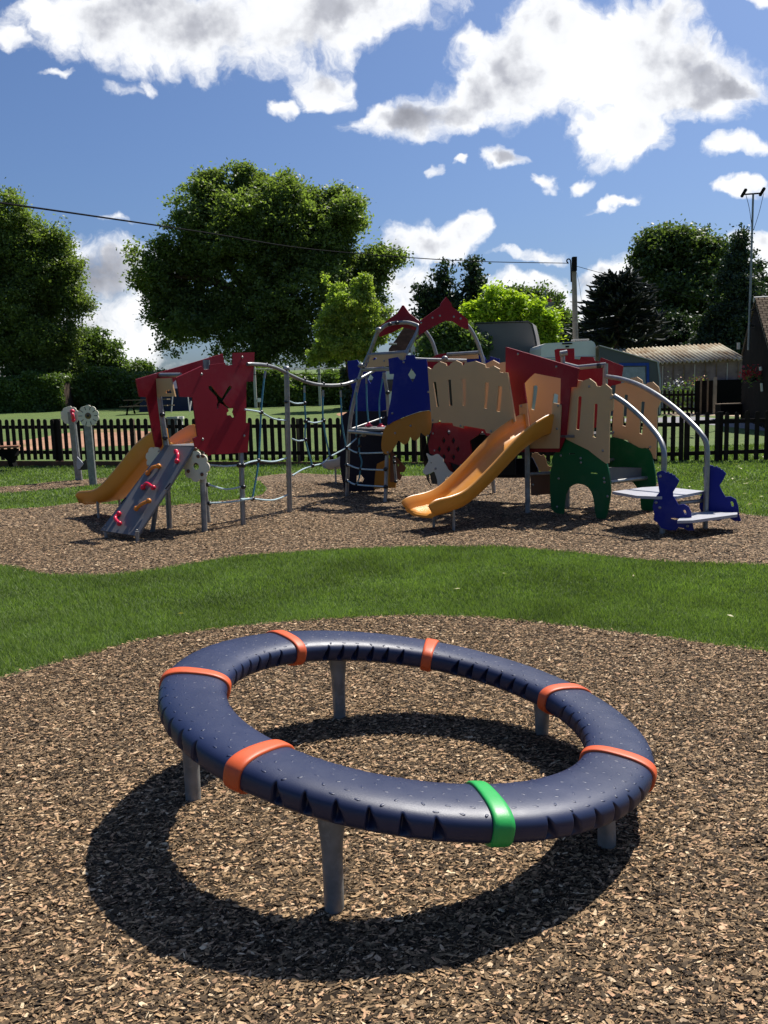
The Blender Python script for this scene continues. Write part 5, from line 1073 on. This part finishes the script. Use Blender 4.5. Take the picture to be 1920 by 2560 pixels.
# awning beside the caravan
aw = thing('awning', tuple(at(1580, 1030, 27.5)), 'grey awning with blue trimmed window beside the white caravan', 'awning')
pa = Plane((at(1497, 900, 27.6).x, 27.6), (1, -.12))
panel('front_wall', 'canvas', aw, pa, C0, [(1497, 863), (1645, 906), (1648, 1000), (1650, 1040), (1500, 1040)], th=.04)
panel('window_trim', 'canvas_blue', aw, pa, C0, [(1548, 908), (1622, 907), (1623, 960), (1616, 960), (1616, 914), (1548, 915)], off=.03, th=.02)
panel('window', 'window', aw, pa, C0, [(1552, 918), (1612, 917), (1614, 960), (1552, 962)], off=.02, th=.012)
a0, a1 = pa.pt(1497, 862), pa.pt(1647, 905); mb = MB(); mb.add([a0, a1, a1 + Vector((.1, 3, -.5)), a0 + Vector((0, 3, -.3))] + [p - Vector((0, 0, .04)) for p in (a0, a1, a1 + Vector((.1, 3, -.5)), a0 + Vector((0, 3, -.3)))], [(0, 1, 2, 3), (7, 6, 5, 4), (0, 4, 5, 1), (1, 5, 6, 2), (2, 6, 7, 3), (3, 7, 4, 0)]); obj('roof', mb, 'canvas', aw)
tubes('edge_pole', 'concrete', aw, [pa.pt(1644, 905, .03), pa.pt(1650, 950, .03), pa.pt(1649, 1035, .03)], .03, 6); tubes('roof_seam', 'concrete', aw, [pa.pt(1498, 864, .03), pa.pt(1645, 905, .03)], .02, 6)
# grey canvas hood
hd_ = thing('awning', tuple(at(1265, 1000, 30.)), 'tall dark grey canvas awning end standing in front of the lime tree', 'awning')
ph = Plane((at(1200, 900, 30).x, 30), (1, 0))
panel('end_wall', 'canvas', hd_, ph, C0, [(1187, 815), (1192, 810), (1318, 806), (1328, 812), (1335, 840), (1345, 900), (1350, 1010), (1200, 1010), (1198, 870)], th=.05)
mb = MB(); q = [ph.pt(u, v) for u, v in ((1186, 812), (1192, 808), (1320, 804), (1330, 811), (1337, 840), (1348, 905))]; q2 = [p + Vector((.55, 2.2, .1)) for p in q]
mb.add(q + q2, [(i, i + 1, i + 7, i + 6) for i in range(5)]); obj('roof', mb, 'canvas', hd_, smooth=True)
tubes('piping', 'black', hd_, q[:], .03, 6)
# house with hipped roof seen under the left gable
hs = thing('house', tuple(at(1010, 1000, 48.)), 'house with dark hipped tile roof glimpsed through the castle roof hoops', 'house')
r0, r1 = at(1012, 818, 48.2), at(1050, 812, 48.2); el, er = at(972, 880, 47.), at(1075, 884, 46.5); bl = at(972, 872, 51.)
uvquad('roof', 'tiles_dark', hs, r0, r1, er, el, .1); mb = MB(); mb.add([r0, el, bl, r1, bl + Vector((4, 3, 0))], [(0, 2, 1), (0, 3, 4, 2)]); obj('roof_side', mb, 'tiles_dark', hs)
mb = MB(); z0 = gz(47); mb.add([el + Vector((.2, .3, -.1)), er + Vector((-.2, .3, -.1)), Vector((er.x - .2, er.y + .3, z0)), Vector((el.x + .2, el.y + .3, z0)), bl + Vector((.2, 0, -.1)), Vector((bl.x + .2, bl.y, z0))], [(0, 1, 2, 3), (4, 0, 3, 5)]); obj('wall', mb, 'darkwood', hs)
mb = MB(); mb.box(at(1032, 872, 46.6), (.24, .1, .9)); obj('window_frame', mb, 'white', hs)
tubes('gutter', 'concrete', hs, [at(972, 860, 46.5), at(992, 860, 46.5)], .06, 6)
# chimney house in the distance
ch = thing('house', tuple(at(1370, 1000, 58.)), 'distant house whose rendered chimney shows beside the lime tree', 'house')
a = at(1372, 770, 58.); mb = MB(); mb.box((a.x, 58., a.z - 1.2), (.55, .55, 2.9)); obj('chimney', mb, 'render', ch)
mb = MB(); mb.box((a.x, 58., a.z + .30), (.62, .62, .12)); obj('chimney_cap', mb, 'render', ch)
mb = MB(); mb.tube([(a.x, 58., a.z + .3), (a.x, 58., a.z + .62)], [.20, .15], 12); mb.tube([(a.x - .05, 58.3, a.z + .3), (a.x - .05, 58.3, a.z + .58)], [.16, .13], 10); obj('chimney_pot', mb, 'brickred', ch)
tubes('aerial', 'steel', ch, [at(1363, 790, 58.), at(1363, 725, 58.)], .03, 5); tubes('aerial', 'steel', ch, [at(1362, 726, 58.), at(1371, 725, 58.)], .05, 5)
zz = a.z - 1.9; mb = MB(); mb.prism([(-4.5, gz(58) - .2), (4.5, gz(58) - .2), (4.5, zz - 2.2), (0, zz + .4), (-4.5, zz - 2.2)], [], lambda x, z, w: Vector((a.x + x, 57 + w, z)), 7); obj('wall', mb, 'render', ch)

# ------------------------------------------------------------------ fallen leaves and scattered chips on the grass
lv = []
for i in range(120):
    x = random.uniform(2.8, 7.5); y = random.uniform(10.5, 17)
    if not inside(far_poly, np.array([x]), np.array([y]))[0]: lv.append((x, y, .035 + random.random() * .02))
for i in range(14):
    x = random.uniform(-5, 5); y = random.uniform(5, 9)
    if not (inside(far_poly, np.array([x]), np.array([y]))[0] or inside(near_poly, np.array([x]), np.array([y]))[0]): lv.append((x, y, .032))
for i in range(160):
    x = random.uniform(4, 12); y = random.uniform(18, 32); lv.append((x, y, gz(y) + .03))
M['dead_leaf'] = leaf_mat('fallen_leaves', (.35, .30, .10), (.55, .50, .28), .2)
o = np_mesh('fallen_leaves', leaf_quads(np.array(lv), .055, 1.5, .45), 4, 'dead_leaf'); o['kind'] = 'stuff'
